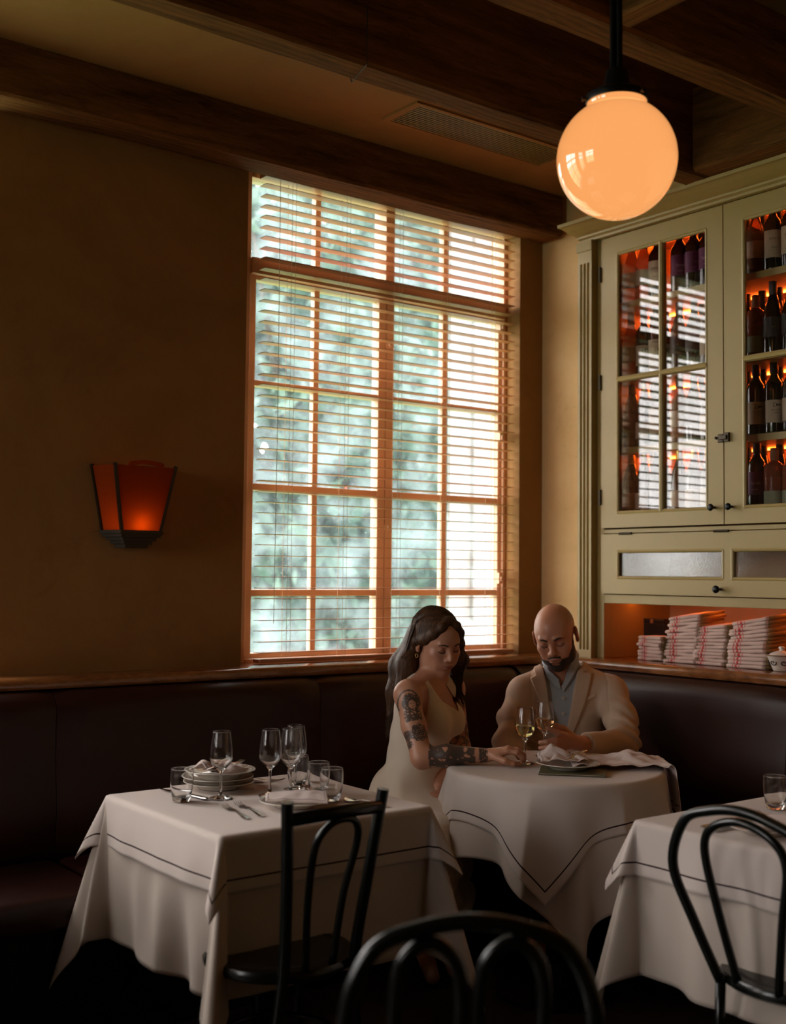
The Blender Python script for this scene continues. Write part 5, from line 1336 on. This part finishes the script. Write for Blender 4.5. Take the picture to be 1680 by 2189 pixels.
hb.chain([HT((-.002, .052, .112)), HT((.032, .066, .088)), HT((.058, .054, .056)), HT((.072, .024, .024)), HT((.080, -.016, .002))], [.007, .0095, .0105, .012, .018], .02)
hb.chain([HT((-.004, .052, .112)), HT((-.034, .066, .090)), HT((-.058, .058, .056)), HT((-.076, .042, .004)), HT((-.082, .028, -.055)), HT((-.086, .010, -.110))], [.007, .010, .012, .015, .017, .018], .02)
def hairf(P, c, R):
    d = hb(P, c, R); L = in_head(P, wh_o, WR, wh_s); fd = np.where((L[..., 2] > -.12), np.clip((.015-L[..., 1])/.03, 0, 1), 1); return d+fd*.0007*np.sin(P[..., 0]*760+P[..., 1]*450+6*np.sin(P[..., 2]*14))+fd*.0007*np.sin(P[..., 1]*700-P[..., 0]*300+5*np.sin(P[..., 2]*11+2))
grow('hair', hairf, (-.10, 4.15, .84), (.36, 4.60, 1.30), .0032, 'brown_hair', wo, WB)
sb = MB(); rnd = random.Random(4)
for i in range(460):
    side = 1 if i % 5 < 3 else -1
    y0 = rnd.uniform(-.085, .016); lift = rnd.uniform(.000, .004)
    p0 = (side*.004, y0, .040+.0880*math.sqrt(max(0, 1-((y0+.026)/.110)**2))+lift*.4); pts = []
    for k in range(6):
        a = k/5*rnd.uniform(1.25, 1.4); x = side*(.0850+lift*.5)*math.sin(a); f_ = (a/1.4)**1.2; yy = y0*(1-f_)+f_*((-.048 if side > 0 else .006)+.35*min(y0, 0))
        q_ = math.sqrt(max(.05, 1-((yy+.026)/.111)**2)); x *= q_; zz = .040+(.0885+lift*.5)*math.cos(a)*q_; pts.append(HT((x, yy, zz)))
    j = rnd.uniform(-.022, .022); j2 = rnd.uniform(-.025, .025)
    if side > 0: tail = [np.array([.050+j*.6, 4.335+j2, 1.075]), np.array([.038+j*.8, 4.335+j2, .985]), np.array([.016+j*.8, 4.34+j2, .90]), np.array([.002+j*1.1, 4.335+j2, rnd.uniform(.80, .87)])]
    else: tail = [np.array([.262+j*.5, 4.385+j2, 1.10]), np.array([.250+j*.6, 4.39+j2, 1.03]), np.array([.240+j, 4.40+j2, .97]), np.array([.250+j*1.6, 4.38+j2, rnd.uniform(.90, .95)])]
    P_ = [p-np.array([WB[0], WB[1], 0]) for p in pts+tail]
    sb.tube(spline(P_, 26), [rnd.uniform(.0006, .0012)]*22+[.0011, .0009, .0006, .0004, .0003], 4, cap=False)
sb.build('hair_strands', 'brown_hair', wo, smooth=True, fix=False)
er = HT((.084, -.002, -.042)); er = er-np.array([WB[0], WB[1], 0])
MB().tube([tuple(er+np.array([.0045*math.cos(a), -.003, -.006+.0065*math.sin(a)])) for a in [2*PI*k/20 for k in range(21)]], .0018, 8, cap=False).build('earring', 'gold_foil', wo, smooth=True)

# ---------------------------------------------------------------- the man
PB = (.69, 4.76)
mo = place_person('person', PB, 'seated bald bearded person in tan jacket and open pale blue shirt, holding a wine glass')
mh_o, mh_s = np.array([.643, 4.660, 1.163]), 1.02
MR = euler_head(math.radians(-17), math.radians(20), math.radians(8))
A = Blob(); SI, SJ = np.array([.528, 4.715, .935]), np.array([.868, 4.715, .940])
A.ell((.690, 4.750, .850), (.165, .105, .17), None, .04).ell((.692, 4.745, .945), (.170, .075, .065), None, .04).ell((.690, 4.750, .660), (.145, .110, .16), None, .05).ell((.690, 4.785, .555), (.165, .125, .105), None, .05)
A.cap((.686, 4.745, .98), (.662, 4.700, 1.09), .064, .060, .03); A.cap((.686, 4.74, 1.00), SI, .052, .048, .04); A.cap((.686, 4.74, 1.00), SJ, .052, .048, .04)
MT = head(A, mh_o, MR, mh_s, True)
elI, wrI = np.array([.452, 4.600, .745]), np.array([.545, 4.500, .640])
elJ, wrJ = np.array([.880, 4.505, .765]), np.array([.668, 4.262, .800])
for S_, E_, W_ in ((SI, elI, wrI), (SJ, elJ, wrJ)):
    A.ell(S_, (.055, .055, .055), None, .03); A.cap(S_, E_, .050, .042, .02); A.cap(E_, E_*.6+W_*.4, .043, .040, .02); A.cap(E_*.6+W_*.4, W_, .040, .028, .02)
# image-left hand resting in the lap
A.ell((.590, 4.470, .610), (.036, .044, .018), None, .012)
for i in range(4): finger(A, [(.585+.018*i, 4.440+.01*i, .606), (.592+.018*i, 4.412+.01*i, .596), (.598+.018*i, 4.395+.01*i, .582)], .0105, .008)
finger(A, [(.560, 4.46, .615), (.565, 4.43, .605), (.575, 4.41, .592)], .012, .009)
# hand that holds the glass by its stem
A.ell((.628, 4.225, .818), (.040, .020, .030), rotm((.86, .5, 0), (-.5, .86, 0), (0, 0, 1)), .012)
A.cap(wrJ, (.620, 4.222, .815), .027, .022, .015)
gx_, gy_ = .5416, 4.190
kJ = [(.603, 4.192, .842), (.597, 4.188, .826), (.598, 4.190, .809), (.606, 4.197, .793)]
for p in kJ: A.cap((.650, 4.245, .808), p, .017, .0125, .010)
finger(A, [kJ[0], (.583, 4.160, .852), (.560, 4.156, .862), (.548, 4.164, .868)], .0112, .0080)
finger(A, [kJ[1], (.576, 4.160, .826), (.548, 4.158, .820), (.524, 4.172, .816)], .0112, .0082)
finger(A, [kJ[2], (.576, 4.164, .806), (.548, 4.163, .799), (.524, 4.176, .796)], .0108, .0078)
finger(A, [kJ[3], (.586, 4.176, .787), (.562, 4.174, .781), (.542, 4.182, .779)], .0098, .0070)
finger(A, [(.634, 4.236, .838), (.612, 4.232, .857), (.586, 4.220, .866), (.566, 4.205, .868)], .0135, .0090)
for hx, kx, ax in (((.60, 4.72, .545), (.575, 4.36, .555), (.58, 4.40, .10)), ((.78, 4.72, .545), (.83, 4.36, .555), (.84, 4.42, .10))):
    A.cap(hx, kx, .090, .064, .03); A.cap(kx, (ax[0], ax[1], .32), .060, .058, .02); A.cap((ax[0], ax[1], .32), ax, .056, .040, .02); A.cap(ax, (ax[0], ax[1]-.17, .04), .040, .030, .02)
def mcol(V):
    c = np.tile(np.array([.58, .265, .160]), (len(V), 1)); L = in_head(V, mh_o, MR, mh_s); m_ = (np.abs(L) < np.array([.1, .13, .13])).all(1)
    s_ = c[m_].copy(); face_tints(s_, L[m_], True); c[m_] = s_; return c
grow('body', A, (.36, 4.08, 0), (1.0, 4.95, 1.32), .0030, 'skin', mo, PB, mcol)
head_extras(mo, PB, MT, mh_s, True)
hd_only = Blob(); MT2 = head(hd_only, mh_o, MR, mh_s, True)
def beard(P, c, R):
    L = in_head(P, mh_o, MR, mh_s); x, y, z = L[..., 0], L[..., 1], L[..., 2]
    d = hd_only(P, c, R)
    top = np.where(y > .06, -.0445, -.0445+(.06-y)*1.05); top = np.minimum(top, .010)
    top = np.where((y > .045) & (np.abs(x) > .026), np.minimum(top, -.058+np.clip((.075-y), 0, .1)*.9), top)
    reg = z-top; reg = np.maximum(reg, .002-y*1.0-.0*z); reg = np.maximum(reg, -.135-z)
    reg = np.maximum(reg, np.where(y < .020, np.abs(x)-.0725, -1)); lips = np.hypot(x/.0245, (z+.0615)/.0100)-1; reg = np.maximum(reg, np.where(y > .06, -lips*.010, -1))
    soul = np.hypot(x/.016, (z+.079)/.006)-1; reg = np.maximum(reg, np.where(y > .06, -soul*.006, -1))
    thick = .0018+.0022*np.clip((-.055-z)/.04, 0, 1)
    rough = .0008*np.sin(x*900+3*np.sin(z*300))*np.sin(z*800+y*500)
    return smax(d-thick*mh_s+rough, reg*mh_s, .005)
grow('beard', beard, (.54, 4.50, 1.00), (.76, 4.78, 1.22), .0026, 'beard_hair', mo, PB)
# shirt
Sh = Blob()
for q in A.p[:4]: Sh.p.append((q[0], q[1], q[2]+.007, q[3], q[4], 1))
Sh.cap((.686, 4.74, .99), SI, .056, .050, .04).cap((.686, 4.74, .99), SJ, .056, .050, .04).cap((.686, 4.745, .98), (.676, 4.722, 1.045), .072, .069, .02)
SKV = [(.604, 1.10), (.712, 1.13), (.690, 1.04), (.673, .975), (.664, .950), (.655, .980), (.625, 1.000), (.612, 1.021)]
def fold(P, a=.0015): x, y, z = P[..., 0], P[..., 1], P[..., 2]; return a*np.sin(46*z+30*x+2*np.sin(20*x+9*y))
def shirt(P, c, R):
    d = Sh(P, c, R); pv = np.maximum(poly2(P[..., [0, 2]], SKV), P[..., 1]-4.76)
    d = smax(d, -pv, .004); d = np.maximum(d, P[..., 2]-(1.058+(P[..., 0]-.66)*.35+.15*(P[..., 1]-4.72))); return np.maximum(d+fold(P), .62-P[..., 2])
grow('shirt', shirt, (.45, 4.50, .60), (.94, 4.90, 1.12), .0036, 'shirt_fabric', mo, PB)
Cl = Blob().cap((.686, 4.745, .98), (.674, 4.715, 1.055), .0815, .075, .02)
for q in Sh.p[:6]: Cl.p.append((q[0], q[1], q[2]+.004 if q[0] == 'e' else q[2], q[3] if q[0] == 'e' else (q[3][0]+.004, q[3][1]+.004), q[4], 1))
for nm, poly in (('collar', [(.597, 1.085), (.612, 1.078), (.617, 1.032), (.655, .998), (.664, .956), (.645, .966), (.604, 1.005)]), ('collar', [(.708, 1.13), (.748, 1.14), (.742, 1.09), (.720, 1.02), (.672, .944), (.664, .968), (.684, 1.004), (.682, 1.016), (.699, 1.056)])):
    def colf(P, c, R, poly=poly):
        d = Cl(P, c, R); d = np.maximum(np.abs(d)-.0022, poly2(P[..., [0, 2]], poly)); return np.maximum(d, P[..., 1]-4.755)
    grow(nm, colf, (.58, 4.58, .93), (.76, 4.78, 1.15), .0026, 'shirt_fabric', mo, PB)
for z_ in (.925, .865, .80): MB().lathe([(.0055, 0), (.0055, .002), (.001, .0022)], 14).xf(Matrix.Translation((.668-PB[0], 4.6345-PB[1]-.004, z_)) @ Matrix.Rotation(PI/2, 4, 'X')).build('button', 'china', mo)
# jacket
J = Blob()
J.ell((.690, 4.750, .850), (.172, .126, .19), None, .04).ell((.692, 4.745, .942), (.190, .092, .070), None, .04).ell((.690, 4.752, .660), (.176, .132, .17), None, .06).ell((.690, 4.785, .540), (.190, .150, .10), None, .05)
J.cap((.686, 4.75, .995), SI+np.array([.002, 0, .004]), .066, .060, .05).cap((.686, 4.75, .995), SJ+np.array([-.002, 0, .004]), .066, .060, .05)
J.ell(SI+np.array([-.012, 0, -.012]), (.054, .066, .060), None, .03).ell(SJ+np.array([.008, 0, -.012]), (.054, .066, .060), None, .03)
mI = (SI+elI)/2+np.array([-.012, 0, 0]); mJ = (SJ+elJ)/2+np.array([.014, -.002, 0])
J.cap(SI, mI, .057, .056, .03).cap(mI, elI, .056, .054, .03).cap(elI, wrI, .055, .042, .03)
J.cap(SJ, mJ, .058, .060, .03).cap(mJ, elJ, .063, .058, .03).cap(elJ, elJ*.2+wrJ*.8, .056, .043, .03)
VP = [(.590, 1.12), (.745, 1.15), (.735, 1.058), (.708, .932), (.682, .785), (.668, .738), (.652, .775), (.618, .900), (.602, 1.003)]
neckJ = Blob().cap((.686, 4.745, .95), (.670, 4.712, 1.12), .079, .083)
def jwr(P):
    x, y, z = P[..., 0], P[..., 1], P[..., 2]; w = .0008*np.sin(25*z+18*x)
    for S_, E_, W_, sc_ in ((SI, elI, wrI, 1), (SJ, elJ, wrJ, 1)):
        de = np.linalg.norm(P-E_, axis=-1); g = np.exp(-(de/.13)**2)
        w = w+g*.0068*np.sin(105*(z*.8+x*.35*sc_+y*.4)+2.5*np.sin(30*x+12*z))+.0022*np.exp(-(np.linalg.norm(P-(S_+E_)/2, axis=-1)/.10)**2)*np.sin(60*z-35*x)
    w = w+.0022*np.exp(-((z-.70)/.10)**2)*np.sin(48*z+30*x*np.sign(x-.69))
    return w
def seam(P):      # armhole seams and the joint between the fronts
    s1 = np.abs(poly2(P[..., [0, 2]], [(.560, 1.06), (.548, .985), (.552, .90), (.560, .86), (.44, .84), (.40, 1.0)])); s2 = np.abs(poly2(P[..., [0, 2]], [(.838, 1.05), (.848, .985), (.842, .90), (.835, .86), (.96, .84), (1.0, 1.0)]))
    return .0022*np.exp(-(np.minimum(s1, s2)/.004)**2)
def jacket0(P, c, R): return J(P, c, R)+jwr(P)
def cuff_cut(P):
    d_ = (wrJ-elJ)/np.linalg.norm(wrJ-elJ); return -((P-(elJ*.14+wrJ*.86)) @ -d_)
def jacket(P, c, R):
    d = jacket0(P, c, R)+seam(P); pv = np.maximum(poly2(P[..., [0, 2]], VP), P[..., 1]-4.745)
    d = smax(d, -pv, .004); d = smax(d, -neckJ(P), .005)
    d = np.maximum(d, cuff_cut(P)-np.where(np.linalg.norm(P-wrJ, axis=-1) > .12, 9, 0))
    fr = np.abs(P[..., 0]-(.668+.10*(.738-P[..., 2]))); d = d+np.where((P[..., 2] < .738) & (P[..., 1] < 4.7), .004*np.exp(-(fr/.004)**2), 0)
    return np.maximum(d, .475-P[..., 2])
grow('jacket', jacket, (.33, 4.14, .45), (1.04, 4.98, 1.14), .0036, 'jacket_fabric', mo, PB)
LL = [(.592, 1.075), (.602, 1.003), (.616, .895), (.650, .785), (.667, .736), (.645, .752), (.600, .845), (.545, .998), (.567, 1.009), (.563, 1.020), (.574, 1.058)]
LR = [(.733, 1.130), (.762, 1.092), (.779, 1.052), (.778, 1.030), (.755, 1.023), (.788, 1.020), (.757, .914), (.692, .753), (.668, .731), (.682, .785), (.708, .932), (.731, 1.04)]
for poly in (LL, LR):
    def lap(P, c, R, poly=poly):
        d = jacket0(P, c, R)-.0095; d = smax(d, poly2(P[..., [0, 2]], poly), .0015); d = np.maximum(d, -(J(P, c, R)+jwr(P)+.004)); d = smax(d, -(neckJ(P)), .004); return np.maximum(d, P[..., 1]-4.735)
    grow('lapel', lap, (.52, 4.50, .71), (.82, 4.78, 1.15), .0028, 'jacket_fabric', mo, PB)
PK = [(.747, .921), (.797, .944), (.801, .930), (.749, .906)]
def pocket(P, c, R): return np.maximum(np.maximum(smax(jacket0(P, c, R)-.0045, poly2(P[..., [0, 2]], PK), .002), -(J(P, c, R)+jwr(P)+.003)), P[..., 1]-4.735)
grow('breast_pocket', pocket, (.73, 4.5, .89), (.82, 4.74, .96), .0022, 'jacket_fabric', mo, PB)
Tr = Blob()
for hx, kx, ax in (((.60, 4.72, .545), (.575, 4.36, .555), (.58, 4.40, .10)), ((.78, 4.72, .545), (.83, 4.36, .555), (.84, 4.42, .10))):
    Tr.cap(hx, kx, .098, .074, .03); Tr.cap(kx, (ax[0], ax[1], .12), .072, .062, .02)
Tr.ell((.690, 4.785, .555), (.172, .132, .098), None, .04)
grow('trousers', Tr, (.45, 4.2, .04), (.95, 4.95, .68), .006, 'trouser_fabric', mo, PB)
